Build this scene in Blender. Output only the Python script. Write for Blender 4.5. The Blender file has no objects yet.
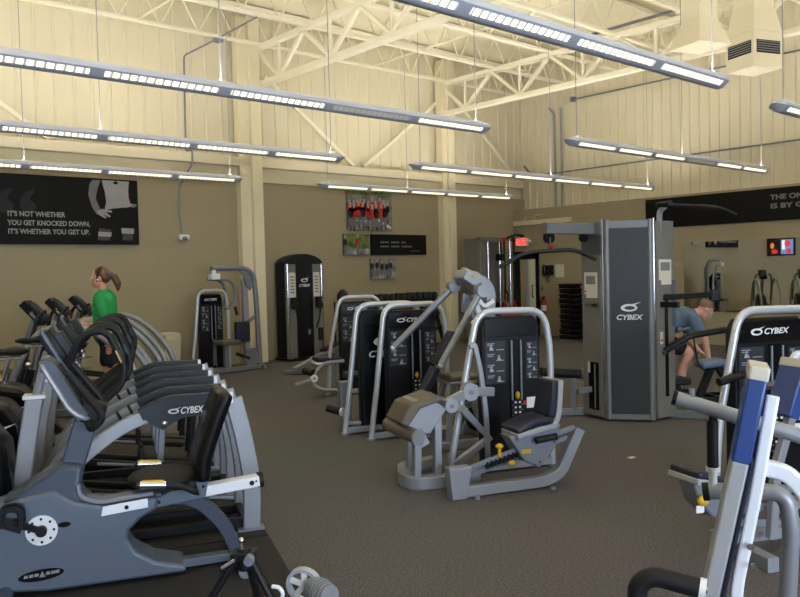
import bpy, bmesh, math, random
from mathutils import Vector, Matrix, Euler
random.seed(7)
PI = math.pi
R = math.radians
SC = bpy.context.scene
COL = SC.collection
ANG = R(-22)

# ------------------------------------------------------------------ materials
def lin(c):
    c = c / 255.0
    return c / 12.92 if c <= 0.04045 else ((c + 0.055) / 1.055) ** 2.4

def rgb(r, g, b): return (lin(r), lin(g), lin(b), 1.0)

MATS = {}
def mat(name, col, rough=0.5, metal=0.0, var=0.08, scale=12.0, bump=0.0, bscale=200.0, spec=0.5, coat=0.0):
    m = bpy.data.materials.new(name); m.use_nodes = True
    nt = m.node_tree; N = nt.nodes; L = nt.links
    b = N['Principled BSDF']
    tc = N.new('ShaderNodeTexCoord')
    nz = N.new('ShaderNodeTexNoise'); nz.inputs['Scale'].default_value = scale; nz.inputs['Detail'].default_value = 4
    L.new(tc.outputs['Object'], nz.inputs['Vector'])
    mx = N.new('ShaderNodeMix'); mx.data_type = 'RGBA'
    c = rgb(*col)
    mx.inputs[6].default_value = tuple(x * (1 - var) for x in c[:3]) + (1,)
    mx.inputs[7].default_value = tuple(min(1, x * (1 + var)) for x in c[:3]) + (1,)
    L.new(nz.outputs['Fac'], mx.inputs['Factor'])
    L.new(mx.outputs[2], b.inputs['Base Color'])
    b.inputs['Roughness'].default_value = rough
    b.inputs['Metallic'].default_value = metal
    b.inputs['Specular IOR Level'].default_value = spec
    b.inputs['Coat Weight'].default_value = coat
    if bump:
        n2 = N.new('ShaderNodeTexNoise'); n2.inputs['Scale'].default_value = bscale; n2.inputs['Detail'].default_value = 3
        L.new(tc.outputs['Object'], n2.inputs['Vector'])
        bp = N.new('ShaderNodeBump'); bp.inputs['Strength'].default_value = bump; bp.inputs['Distance'].default_value = 0.01
        L.new(n2.outputs['Fac'], bp.inputs['Height']); L.new(bp.outputs['Normal'], b.inputs['Normal'])
    MATS[name] = m
    return m

def emis(name, col, strength):
    m = bpy.data.materials.new(name); m.use_nodes = True
    b = m.node_tree.nodes['Principled BSDF']
    b.inputs['Base Color'].default_value = rgb(*col)
    b.inputs['Emission Color'].default_value = rgb(*col)
    b.inputs['Emission Strength'].default_value = strength
    MATS[name] = m
    return m

mat('cream_paint', (215, 207, 182), 0.55, var=0.03, scale=2)
mat('joist_paint', (232, 226, 206), 0.5, var=0.03, scale=3)
mat('deck_paint', (230, 223, 198), 0.6, var=0.04, scale=2)
mat('beige_paint', (156, 145, 120), 0.7, var=0.04, scale=1.5, bump=0.05, bscale=90)
mat('pale_paint', (214, 204, 172), 0.6, var=0.03)
mat('column_paint', (224, 214, 186), 0.5, var=0.03)
mat('hoop_silver', (186, 191, 200), 0.3, 0.35, var=0.03)  # paler than silver: bright lamp highlights on the hoops put into the colour
mat('placard_ink', (160, 164, 170), 0.5, var=0.02)
mat('pale_blue_vinyl', (98, 116, 148), 0.45, var=0.05)
mat('silver', (143, 147, 156), 0.4, 0.3, var=0.03)
mat('silver_dark', (120, 126, 138), 0.4, 0.3, var=0.04)
mat('grey_paint', (112, 116, 120), 0.42, 0.25, var=0.03)
mat('panel_grey', (116, 115, 112), 0.5, 0.1, var=0.03)
mat('bike_grey', (90, 101, 117), 0.36, 0.25, var=0.05, scale=5)
mat('bike_dark', (56, 66, 82), 0.4, 0.1, var=0.05)
mat('fixture_grey', (196, 201, 214), 0.45, 0.1, var=0.02)
mat('chrome', (205, 205, 210), 0.16, 0.95, var=0.02)
mat('white_metal', (222, 226, 236), 0.4, 0.1, var=0.02)
mat('black_plastic', (18, 19, 23), 0.42, 0.0, var=0.12, spec=0.22)
mat('black_gloss', (12, 12, 15), 0.25, 0.0, var=0.1, spec=0.3)
mat('black_rubber', (20, 21, 24), 0.55, 0.0, var=0.15, bump=0.1, spec=0.3)
mat('rail_grey', (42, 47, 57), 0.45, 0.1, var=0.08, spec=0.3)
mat('mat_rubber', (42, 42, 43), 0.75, 0.0, spec=0.25, var=0.15, scale=6, bump=0.15, bscale=150)
mat('navy_vinyl', (20, 25, 46), 0.42, 0.0, var=0.06)
mat('blue_vinyl', (40, 66, 128), 0.38, 0.0, var=0.06)
mat('cream_shell', (196, 192, 182), 0.5, 0.0, var=0.03)
mat('shell_grey', (150, 152, 158), 0.5, 0.05, var=0.03)
mat('yellow', (206, 164, 24), 0.4)
mat('red', (178, 30, 28), 0.4)
mat('white_print', (214, 216, 222), 0.5, var=0.02)
mat('dim_print', (122, 124, 128), 0.6, var=0.02)
mat('placard', (48, 53, 60), 0.5, var=0.05, spec=0.25)
mat('paper', (210, 206, 196), 0.7, var=0.03)
mat('poster_black', (17, 17, 19), 0.5, var=0.2, scale=1.5, spec=0.15)
mat('poster_dark', (44, 44, 48), 0.5, spec=0.15)
mat('photo_light', (150, 150, 152), 0.6, var=0.12, scale=9)
mat('photo_mid', (104, 104, 107), 0.6, var=0.2, scale=8)
mat('photo_deep', (60, 60, 63), 0.6, var=0.2, scale=8)
mat('skin', (206, 146, 122), 0.55, var=0.05)
mat('skin_pale', (200, 150, 130), 0.55, var=0.05)
mat('hair', (92, 62, 40), 0.5, var=0.25, scale=60)
mat('hair_short', (112, 84, 66), 0.6, var=0.2, scale=80)
mat('green_cloth', (30, 148, 76), 0.8, var=0.07, scale=9, bump=0.1, bscale=30)
mat('blue_cloth', (86, 106, 130), 0.85, var=0.08, scale=9, bump=0.1, bscale=30)
mat('black_cloth', (22, 22, 26), 0.85, var=0.12)
mat('shoe_white', (200, 200, 204), 0.6)
mat('bin_cream', (206, 198, 172), 0.5, var=0.03)
mat('dumbbell', (30, 30, 32), 0.5, 0.1)
mat('mesh_grey', (72, 76, 82), 0.5, 0.2)
mat('dark_wood', (98, 74, 50), 0.5)
mat('brown_pad', (92, 84, 73), 0.5)  # brown tint holds the warm reflected light on the foot platform
mat('clear_plastic', (170, 176, 184), 0.2, 0.1)
mat('sticker_white', (226, 226, 230), 0.45, var=0.02)

def mat_carpet():
    m = bpy.data.materials.new('carpet'); m.use_nodes = True
    nt = m.node_tree; N = nt.nodes; L = nt.links; b = N['Principled BSDF']
    tc = N.new('ShaderNodeTexCoord')
    n1 = N.new('ShaderNodeTexNoise'); n1.inputs['Scale'].default_value = 70; n1.inputs['Detail'].default_value = 6; n1.inputs['Roughness'].default_value = 0.75
    n2 = N.new('ShaderNodeTexNoise'); n2.inputs['Scale'].default_value = 0.6; n2.inputs['Detail'].default_value = 3
    L.new(tc.outputs['Object'], n1.inputs['Vector']); L.new(tc.outputs['Object'], n2.inputs['Vector'])
    r = N.new('ShaderNodeValToRGB')
    r.color_ramp.elements[0].position = 0.3; r.color_ramp.elements[0].color = rgb(52, 51, 53)
    r.color_ramp.elements[1].position = 0.72; r.color_ramp.elements[1].color = rgb(125, 121, 124)
    L.new(n1.outputs['Fac'], r.inputs['Fac'])
    mx = N.new('ShaderNodeMix'); mx.data_type = 'RGBA'; mx.blend_type = 'MULTIPLY'; mx.inputs['Factor'].default_value = 0.25
    L.new(r.outputs['Color'], mx.inputs[6]); L.new(n2.outputs['Color'], mx.inputs[7])
    L.new(mx.outputs[2], b.inputs['Base Color'])
    b.inputs['Roughness'].default_value = 0.95; b.inputs['Specular IOR Level'].default_value = 0.15
    bp = N.new('ShaderNodeBump'); bp.inputs['Strength'].default_value = 0.5; bp.inputs['Distance'].default_value = 0.01
    L.new(n1.outputs['Fac'], bp.inputs['Height']); L.new(bp.outputs['Normal'], b.inputs['Normal'])
    MATS['carpet'] = m
mat_carpet()

def mat_louver(name, strength, col=(255, 240, 204)):
    # parabolic louvre: bright cells split by dull cross blades every 7 cm
    m = bpy.data.materials.new(name); m.use_nodes = True
    nt = m.node_tree; N = nt.nodes; L = nt.links; b = N['Principled BSDF']
    tc = N.new('ShaderNodeTexCoord'); sp = N.new('ShaderNodeSeparateXYZ'); L.new(tc.outputs['Object'], sp.inputs[0])
    d = N.new('ShaderNodeMath'); d.operation = 'DIVIDE'; d.inputs[1].default_value = 0.072; L.new(sp.outputs['X'], d.inputs[0])
    f = N.new('ShaderNodeMath'); f.operation = 'FRACT'; L.new(d.outputs[0], f.inputs[0])
    g = N.new('ShaderNodeMath'); g.operation = 'GREATER_THAN'; g.inputs[1].default_value = 0.27; L.new(f.outputs[0], g.inputs[0])
    s = N.new('ShaderNodeMath'); s.operation = 'MULTIPLY_ADD'; s.inputs[1].default_value = strength * 0.88; s.inputs[2].default_value = strength * 0.12
    L.new(g.outputs[0], s.inputs[0])
    b.inputs['Base Color'].default_value = rgb(200, 200, 200)
    b.inputs['Emission Color'].default_value = rgb(*col)
    L.new(s.outputs[0], b.inputs['Emission Strength'])
    MATS[name] = m
mat_louver('louver_lit', 1.45)
mat_louver('louver_dim', 0.12)
emis('uplight', (255, 247, 230), 52.0)

def mat_photo(name, cols, scale, stretch=(1, 1, 1)):
    # printed colour photograph: soft blocks of the print's colours
    m = bpy.data.materials.new(name); m.use_nodes = True
    nt = m.node_tree; N = nt.nodes; L = nt.links; b = N['Principled BSDF']
    tc = N.new('ShaderNodeTexCoord'); mp = N.new('ShaderNodeMapping'); mp.inputs['Scale'].default_value = stretch
    L.new(tc.outputs['Object'], mp.inputs[0])
    nz = N.new('ShaderNodeTexNoise'); nz.inputs['Scale'].default_value = scale; nz.inputs['Detail'].default_value = 5
    L.new(mp.outputs[0], nz.inputs['Vector'])
    r = N.new('ShaderNodeValToRGB'); e = r.color_ramp.elements
    e[0].position = 0.3; e[0].color = rgb(*cols[0]); e[1].position = 0.72; e[1].color = rgb(*cols[-1])
    for i, c in enumerate(cols[1:-1]):
        q = e.new(0.3 + 0.42 * (i + 1) / (len(cols) - 1)); q.color = rgb(*c)
    L.new(nz.outputs['Fac'], r.inputs['Fac']); L.new(r.outputs['Color'], b.inputs['Base Color'])
    b.inputs['Roughness'].default_value = 0.5
    MATS[name] = m
mat_photo('photo_road', [(40, 44, 40), (84, 84, 84), (130, 128, 124), (60, 78, 46)], 3)
mat_photo('photo_green', [(30, 44, 20), (66, 92, 40), (110, 128, 70), (40, 56, 30)], 7)
mat_photo('photo_grey', [(60, 62, 66), (110, 112, 116), (170, 172, 176)], 5)

def mat_perf():
    # perforated sheet: dark holes over grey steel
    m = bpy.data.materials.new('perforated'); m.use_nodes = True
    nt = m.node_tree; N = nt.nodes; L = nt.links; b = N['Principled BSDF']
    tc = N.new('ShaderNodeTexCoord')
    vo = N.new('ShaderNodeTexVoronoi'); vo.inputs['Scale'].default_value = 75; vo.inputs['Randomness'].default_value = 0.15
    L.new(tc.outputs['Object'], vo.inputs['Vector'])
    g = N.new('ShaderNodeMath'); g.operation = 'GREATER_THAN'; g.inputs[1].default_value = 0.33; L.new(vo.outputs['Distance'], g.inputs[0])
    mx = N.new('ShaderNodeMix'); mx.data_type = 'RGBA'; mx.inputs[6].default_value = rgb(18, 20, 23); mx.inputs[7].default_value = rgb(52, 55, 60)
    L.new(g.outputs[0], mx.inputs['Factor']); L.new(mx.outputs[2], b.inputs['Base Color'])
    b.inputs['Roughness'].default_value = 0.5; b.inputs['Metallic'].default_value = 0.1
    MATS['perforated'] = m
mat_perf()

def mat_mirror():
    m = bpy.data.materials.new('mirror_glass'); m.use_nodes = True
    b = m.node_tree.nodes['Principled BSDF']
    b.inputs['Base Color'].default_value = (0.72, 0.74, 0.73, 1); b.inputs['Metallic'].default_value = 1.0; b.inputs['Roughness'].default_value = 0.015
    MATS['mirror_glass'] = m
    g = bpy.data.materials.new('clear_glass'); g.use_nodes = True
    b = g.node_tree.nodes['Principled BSDF']
    b.inputs['Base Color'].default_value = (0.9, 0.95, 0.95, 1); b.inputs['Transmission Weight'].default_value = 1.0; b.inputs['Roughness'].default_value = 0.02; b.inputs['IOR'].default_value = 1.1
    MATS['clear_glass'] = g
mat_mirror()
emis('screen_blue', (96, 130, 190), 1.1)
emis('screen_orange', (220, 120, 50), 1.1)
emis('screen_white', (225, 225, 230), 1.3)
emis('screen_red', (200, 60, 60), 1.0)
emis('screen_dark', (30, 26, 24), 0.4)
emis('exit_red', (255, 60, 50), 1.6)

# ------------------------------------------------------------------ geometry
def V(*a): return Vector(a)

def fil(pts, r, n=6):
    # round the inner corners of a polyline
    pts = [Vector(p) for p in pts]
    out = [pts[0]]
    for i in range(1, len(pts) - 1):
        a, b, c = pts[i - 1], pts[i], pts[i + 1]
        d1 = (a - b); d2 = (c - b)
        k = min(r, d1.length * 0.48, d2.length * 0.48)
        p = b + d1.normalized() * k; q = b + d2.normalized() * k
        for j in range(n + 1):
            t = j / n
            out.append(p * (1 - t) ** 2 + b * 2 * t * (1 - t) + q * t * t)
    out.append(pts[-1])
    return out

class MB:
    def __init__(s): s.v = []; s.f = []
    def add(s, vs, fs):
        o = len(s.v); s.v += [tuple(x) for x in vs]; s.f += [tuple(i + o for i in f) for f in fs]
        return s
    def box(s, c, d, rot=None):
        x, y, z = d[0] / 2, d[1] / 2, d[2] / 2
        vs = [V(i * x, j * y, k * z) for k in (-1, 1) for j in (-1, 1) for i in (-1, 1)]
        if rot is not None:
            m = Euler(rot).to_matrix(); vs = [m @ p for p in vs]
        vs = [p + Vector(c) for p in vs]
        return s.add(vs, [(0, 2, 3, 1), (4, 5, 7, 6), (0, 1, 5, 4), (2, 6, 7, 3), (0, 4, 6, 2), (1, 3, 7, 5)])
    def bx(s, x0, x1, y0, y1, z0, z1):
        return s.box(((x0 + x1) / 2, (y0 + y1) / 2, (z0 + z1) / 2), (abs(x1 - x0), abs(y1 - y0), abs(z1 - z0)))
    def prism(s, poly, a, b, ax='y'):
        # polygon in the plane across axis ax, pulled from a to b
        def P(p, t): return {'y': (p[0], t, p[1]), 'z': (p[0], p[1], t), 'x': (t, p[0], p[1])}[ax]
        n = len(poly)
        area = sum(poly[i][0] * poly[(i + 1) % n][1] - poly[(i + 1) % n][0] * poly[i][1] for i in range(n))
        if area < 0: poly = poly[::-1]
        lo, hi = min(a, b), max(a, b)
        if ax == 'y': lo, hi = hi, lo
        vs = [P(p, lo) for p in poly] + [P(p, hi) for p in poly]
        fs = [tuple(range(n - 1, -1, -1)), tuple(range(n, 2 * n))]
        fs += [(i, (i + 1) % n, n + (i + 1) % n, n + i) for i in range(n)]
        return s.add(vs, fs)
    def sweep(s, pts, sec, side=None, closed=False):
        # sec: 2-D section (a along side, b along the other normal)
        pts = [Vector(p) for p in pts]; n = len(pts); m = len(sec)
        nrm = None; vs = []
        for i in range(n):
            if closed: t = (pts[(i + 1) % n] - pts[i - 1]).normalized()
            elif i == 0: t = (pts[1] - pts[0]).normalized()
            elif i == n - 1: t = (pts[-1] - pts[-2]).normalized()
            else: t = ((pts[i + 1] - pts[i]).normalized() + (pts[i] - pts[i - 1]).normalized()).normalized()
            if side is not None: a = Vector(side)
            elif nrm is None: a = V(0, 0, 1) if abs(t.z) < 0.9 else V(0, 1, 0)
            else: a = nrm
            a = (a - t * a.dot(t)).normalized(); nrm = a; b = t.cross(a)
            for p in sec: vs.append(pts[i] + a * p[0] + b * p[1])
        fs = []
        for i in range(n if closed else n - 1):
            j = (i + 1) % n
            for k in range(m):
                l = (k + 1) % m
                fs.append((i * m + k, i * m + l, j * m + l, j * m + k))
        if not closed:
            fs.append(tuple(range(m - 1, -1, -1))); fs.append(tuple((n - 1) * m + k for k in range(m)))
        return s.add(vs, fs)
    def tube(s, pts, r, fr=0.0, seg=10, closed=False):
        if fr and len(pts) > 2: pts = fil(pts, fr)
        sec = [(r * math.cos(2 * PI * k / seg), r * math.sin(2 * PI * k / seg)) for k in range(seg)]
        return s.sweep(pts, sec, None, closed)
    def bar(s, pts, w, h, fr=0.0, side=(0, 1, 0), c=0.006):
        # rectangular section, w along side, h across
        if fr and len(pts) > 2: pts = fil(pts, fr)
        x, y = w / 2, h / 2; c = min(c, x * 0.6, y * 0.6)
        sec = [(-x, -y + c), (-x + c, -y), (x - c, -y), (x, -y + c), (x, y - c), (x - c, y), (-x + c, y), (-x, y - c)]
        return s.sweep(pts, sec, side)
    def cyl(s, p0, p1, r0, r1=None, seg=16):
        r1 = r0 if r1 is None else r1
        p0, p1 = Vector(p0), Vector(p1); t = (p1 - p0).normalized()
        a = V(0, 0, 1) if abs(t.z) < 0.9 else V(1, 0, 0)
        a = (a - t * a.dot(t)).normalized(); b = t.cross(a)
        vs = [p + (a * math.cos(2 * PI * k / seg) + b * math.sin(2 * PI * k / seg)) * r for p, r in ((p0, r0), (p1, r1)) for k in range(seg)]
        fs = [tuple(range(seg - 1, -1, -1)), tuple(range(seg, 2 * seg))] + [(k, (k + 1) % seg, seg + (k + 1) % seg, seg + k) for k in range(seg)]
        return s.add(vs, fs)
    def ring(s, c, ax, ro, ri, th, seg=24):
        # flat ring (annulus) of thickness th around axis ax
        c = Vector(c); t = Vector(ax).normalized(); a = V(0, 0, 1) if abs(t.z) < 0.9 else V(1, 0, 0)
        a = (a - t * a.dot(t)).normalized(); b = t.cross(a)
        vs = []
        for r, h in ((ro, -th / 2), (ro, th / 2), (ri, th / 2), (ri, -th / 2)):
            vs += [c + t * h + (a * math.cos(2 * PI * k / seg) + b * math.sin(2 * PI * k / seg)) * r for k in range(seg)]
        fs = []
        for q in range(4):
            q2 = (q + 1) % 4
            fs += [(q * seg + k, q * seg + (k + 1) % seg, q2 * seg + (k + 1) % seg, q2 * seg + k) for k in range(seg)]
        return s.add(vs, fs)
    def ell(s, c, r, rot=None, nu=14, nv=9):
        r = (r, r, r) if isinstance(r, (int, float)) else r
        vs = [V(0, 0, -r[2])]
        for j in range(1, nv):
            ph = -PI / 2 + PI * j / nv
            for i in range(nu):
                th = 2 * PI * i / nu
                vs.append(V(r[0] * math.cos(ph) * math.cos(th), r[1] * math.cos(ph) * math.sin(th), r[2] * math.sin(ph)))
        vs.append(V(0, 0, r[2]))
        if rot is not None:
            m = Euler(rot).to_matrix(); vs = [m @ p for p in vs]
        vs = [p + Vector(c) for p in vs]
        fs = [(0, 1 + (i + 1) % nu, 1 + i) for i in range(nu)]
        for j in range(nv - 2):
            for i in range(nu):
                a = 1 + j * nu + i; b = 1 + j * nu + (i + 1) % nu
                fs.append((a, b, b + nu, a + nu))
        t = len(vs) - 1; o = 1 + (nv - 2) * nu
        fs += [(o + i, o + (i + 1) % nu, t) for i in range(nu)]
        return s.add(vs, fs)
    def cap(s, p0, p1, r0, r1=None, seg=10):
        # tapered limb with round ends
        r1 = r0 if r1 is None else r1
        p0, p1 = Vector(p0), Vector(p1)
        s.ell(p0, r0, nu=seg, nv=7); s.ell(p1, r1, nu=seg, nv=7)
        return s.cyl(p0, p1, r0, r1, seg)
    def limb(s, pts):
        for (a, ra), (b, rb) in zip(pts, pts[1:]): s.cap(a, b, ra, rb)
        return s
    def text(s, body, org, xd, ud, size, depth=0.002, bold=0.0, shear=0.0, width=None, space=1.0, align='LEFT', line=1.0):
        c = bpy.data.curves.new('lettering', 'FONT'); c.body = body; c.size = size; c.extrude = depth / 2; c.offset = bold
        c.shear = shear; c.space_character = space; c.align_x = align; c.space_line = line; c.resolution_u = 3
        o = bpy.data.objects.new('lettering', c); COL.objects.link(o)
        bpy.context.view_layer.update()
        me = bpy.data.meshes.new_from_object(o.evaluated_get(bpy.context.evaluated_depsgraph_get()))
        vs = [v.co.copy() for v in me.vertices]; fs = [tuple(p.vertices) for p in me.polygons]
        bpy.data.objects.remove(o); bpy.data.curves.remove(c); bpy.data.meshes.remove(me)
        k = 1.0
        if width:
            w = max(v.x for v in vs) - min(v.x for v in vs); k = width / w
        xd = Vector(xd).normalized(); ud = Vector(ud).normalized(); nd = xd.cross(ud); org = Vector(org)
        return s.add([org + xd * v.x * k + ud * v.y + nd * v.z for v in vs], fs)
    def build(s, name, m, parent=None, bev=0.0, loc=None, rz=0.0, smooth=35):
        me = bpy.data.meshes.new(name); me.from_pydata([tuple(p) for p in s.v], [], s.f); me.update()
        bm = bmesh.new(); bm.from_mesh(me); bmesh.ops.recalc_face_normals(bm, faces=bm.faces); bm.to_mesh(me); bm.free()
        me.materials.append(MATS[m] if isinstance(m, str) else m)
        if smooth:
            me.polygons.foreach_set('use_smooth', [True] * len(me.polygons)); me.set_sharp_from_angle(angle=R(smooth))
        o = bpy.data.objects.new(name, me); COL.objects.link(o)
        if parent is not None: o.parent = parent
        if loc is not None: o.location = loc
        o.rotation_euler.z = rz
        if bev:
            b = o.modifiers.new('soft_edges', 'BEVEL'); b.width = bev; b.segments = 2; b.limit_method = 'ANGLE'; b.angle_limit = R(40)
        return o

def P(name, m, parent, *ops, bev=0.0, smooth=35, label=None):
    b = MB()
    for op in ops:
        kw = op[-1] if isinstance(op[-1], dict) else {}
        a = op[1:-1] if kw else op[1:]
        getattr(b, op[0])(*a, **kw)
    o = b.build(name, m, parent, bev, smooth=smooth)
    if label: o['label'] = label
    return o

def thing(name, label, cat, loc=(0, 0, 0), rz=0.0, group=None):
    o = bpy.data.objects.new(name, None); COL.objects.link(o); o.empty_display_size = 0.1
    o.location = loc; o.rotation_euler.z = rz; o['label'] = label; o['category'] = cat
    if group: o['group'] = group
    return o

def tag(o, label, cat, group=None, kind=None):
    o['label'] = label; o['category'] = cat
    if group: o['group'] = group
    if kind: o['kind'] = kind
    return o

def struct(o, label=None):
    o['kind'] = 'structure'
    if label: o['label'] = label
    return o

def dup(root, loc, rz=None, label=None, group=None):
    def cp(o, par):
        c = o.copy(); COL.objects.link(c)
        if par is not None: c.parent = par
        for ch in list(o.children): cp(ch, c)
        return c
    r = cp(root, None); r.location = loc
    if rz is not None: r.rotation_euler.z = rz
    if label: r['label'] = label
    if group: r['group'] = group
    return r

X3 = (1, 0, 0); Z3 = (0, 0, 1)
def swoosh(c, w, xd=X3, ud=Z3, t=0.002, hole=True):
    # oval eye with a long tail, the maker's mark beside the lettering
    b = MB(); c = Vector(c); xd = Vector(xd); ud = Vector(ud); nd = xd.cross(ud)
    n = 28; out = []; inn = []
    for k in range(n):
        a = 2 * PI * k / n
        out.append((0.42 * w * math.cos(a), 0.2 * w * math.sin(a)))
        inn.append((0.27 * w * math.cos(a) + 0.03 * w, 0.10 * w * math.sin(a) - 0.01 * w))
    vs = []
    for p in out + inn: vs.append(c + xd * p[0] + ud * p[1] + nd * t)
    b.add(vs, [(k, (k + 1) % n, n + (k + 1) % n, n + k) for k in range(n)])
    tail = [(-0.1 * w, 0.19 * w), (0.2 * w, 0.2 * w), (0.62 * w, 0.3 * w), (0.25 * w, 0.13 * w), (0.1 * w, 0.12 * w)]
    b.add([c + xd * p[0] + ud * p[1] + nd * t for p in tail], [tuple(range(len(tail)))])
    return b

def logo(name, m, parent, org, w, xd=X3, ud=Z3, side=True, h=0.055):
    # swoosh then the word; side=False puts the swoosh above it
    b = MB(); org = Vector(org); xd = Vector(xd).normalized(); ud = Vector(ud).normalized()
    if side:
        q = swoosh(org + xd * (w * 0.16) + ud * (h * 0.4), w * 0.36, xd, ud); b.add(q.v, q.f)
        b.text('CYBEX', org + xd * (w * 0.34), xd, ud, h * 1.25, bold=h * 0.03, shear=0.28, width=w * 0.64)
    else:
        q = swoosh(org + xd * (w * 0.5) + ud * (h * 2.1), w * 0.75, xd, ud); b.add(q.v, q.f)
        b.text('CYBEX', org, xd, ud, h * 1.25, bold=h * 0.03, shear=0.2, width=w)
    return b.build(name, m, parent, smooth=0)

def remeshed(b, name, m, parent, vox=0.012, sm=4, fac=0.5):
    o = b.build(name, m, parent, smooth=0)
    r = o.modifiers.new('one_skin', 'REMESH'); r.mode = 'VOXEL'; r.voxel_size = vox; r.use_smooth_shade = True
    if sm:
        s = o.modifiers.new('soften', 'SMOOTH'); s.factor = fac; s.iterations = sm
    return o
# ------------------------------------------------------------------ camera
cam = bpy.data.cameras.new('camera'); cam.sensor_width = 36; cam.lens = 36 * 794 / 800; cam.clip_end = 100; cam.clip_start = 0.02
co = bpy.data.objects.new('camera', cam); COL.objects.link(co)
d1 = V(900, 48.5, 794).normalized(); d2 = V(-700, 8.5, 794); d2 = (d2 - d1 * d2.dot(d1)).normalized()
d3 = d1.cross(d2); d3 = d3 if d3.y > 0 else -d3
rt = V(d1.x, d2.x, d3.x); up = V(d1.y, d2.y, d3.y); fw = V(d1.z, d2.z, d3.z)
mw = Matrix((( rt.x, up.x, -fw.x, 0), (rt.y, up.y, -fw.y, 0), (rt.z, up.z, -fw.z, 1.65), (0, 0, 0, 1)))
co.matrix_world = mw
SC.camera = co

# ------------------------------------------------------------------ room shell
XL, XR, YB, YF = -6.0, 16.1, 13.4, -6.0
struct(P('floor', 'carpet', None, ('bx', XL - .2, XR + 1.6, YF - .2, YB + .2, -0.2, 0.0)))
def ribbed(name, axis, at, a0, a1, z0, z1, d, m, pitch=0.3):
    # standing-seam siding: flat pans with a trapezoid rib at every pitch
    pts = []; x = a0
    while x < a1 - 1e-6:
        w = min(pitch, a1 - x)
        pts += [(x, 0), (x + w * .78, 0), (x + w * .83, -d), (x + w * .93, -d), (x + w * .98, 0)]; x += pitch
    pts.append((a1, 0))
    b = MB()
    if axis == 'x': poly = [(p[0], at + p[1]) for p in pts] + [(a1, at + .15), (a0, at + .15)]
    else: poly = [(at + p[1], p[0]) for p in pts] + [(at + .15, a1), (at + .15, a0)]
    # strips rather than one n-gon
    n = len(pts)
    vs = [(p[0], p[1], z0) for p in poly[:n]] + [(p[0], p[1], z1) for p in poly[:n]]
    b.add(vs, [(i, i + 1, n + i + 1, n + i) for i in range(n - 1)])
    return b.build(name, m, None, smooth=0)
struct(ribbed('wall_back_siding', 'x', YB, XL, XR, 3.45, 6.8, .014, 'cream_paint'))
struct(P('wall_back', 'beige_paint', None, ('bx', XL, XR, 13.3, 13.7, 0, 3.45)))
struct(P('trim_1', 'pale_paint', None, ('bx', XL, 15.9, 13.27, 13.42, 3.45, 3.72)))
struct(P('trim_2', 'cream_paint', None, ('bx', XL, 15.9, 13.14, 13.4, 3.72, 3.9), bev=.01))
struct(ribbed('wall_right_siding', 'y', XR, YF, YB + .1, 3.15, 6.8, .022, 'cream_paint', .22))
struct(P('wall_right', 'beige_paint', None, ('bx', 15.65, 16.2, YF, 12.5, 0, 3.15), ('bx', 15.65, 16.2, 12.5, 13.32, 2.08, 3.15)))
struct(P('wall_left', 'beige_paint', None, ('bx', XL - .2, XL, YF, YB, 0, 6.8)))
struct(P('wall_front', 'beige_paint', None, ('bx', XL, XR + .1, YF - .2, YF, 0, 0.9), ('bx', XL, XR + .1, YF - .2, YF, 2.9, 6.8),
         ('bx', XL, -5, YF - .2, YF, .9, 2.9), ('bx', 5, XR + .1, YF - .2, YF, .9, 2.9), ('bx', -.1, .1, YF - .2, YF, .9, 2.9)))
struct(P('ceiling', 'deck_paint', None, ('bx', XL - .2, XR + .2, YF - .2, YB + .2, 6.75, 6.95)))
for i, x in enumerate((-2.55, 2.55)):  # windows added behind the viewpoint to carry cool fill light
    w = struct(P('window_%d' % (i + 1), 'clear_glass', None, ('bx', x - 2.4, x + 2.4, YF - .12, YF - .1, .92, 2.88)))
    P('window_frame', 'white_metal', w, *[('bx', x - 2.44 + k * 1.2, x - 2.36 + k * 1.2, YF - .16, YF - .04, .9, 2.9) for k in range(5)], ('bx', x - 2.4, x + 2.4, YF - .16, YF - .04, 1.88, 1.94))
# columns standing in front of the back wall
struct(P('column_left', 'column_paint', None, ('bx', 7.9, 8.12, 13.06, 13.32, 0, 6.5), bev=.008), 'white steel column between the cable cabinet and overhead press')
struct(P('column_left_pilaster', 'column_paint', None, ('bx', 7.68, 7.9, 13.14, 13.32, 0, 6.5)), 'cream pilaster on the flank of the column by the cable cabinet')
struct(P('column_right', 'column_paint', None, ('bx', 13.13, 13.34, 13.06, 13.32, 0, 6.5), bev=.008), 'white steel column between the small posters and functional trainer')
struct(P('column_right_pilaster', 'column_paint', None, ('bx', 12.98, 13.13, 13.12, 13.32, 0, 6.5)), 'cream pilaster on the flank of the column by the small posters')
# V bracing over the back wall
for a, b in (((8.35, 5.5), (10.5, 3.92)), ((13.2, 5.72), (10.75, 3.92)), ((13.6, 5.7), (15.5, 4.2)), ((2.6, 5.1), (4.3, 3.92))):
    struct(P('wall_brace', 'joist_paint', None, ('bar', [(a[0], 13.27, a[1]), (b[0], 13.27, b[1])], .06, .07)), 'cream diagonal brace against the upper back wall')
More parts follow.
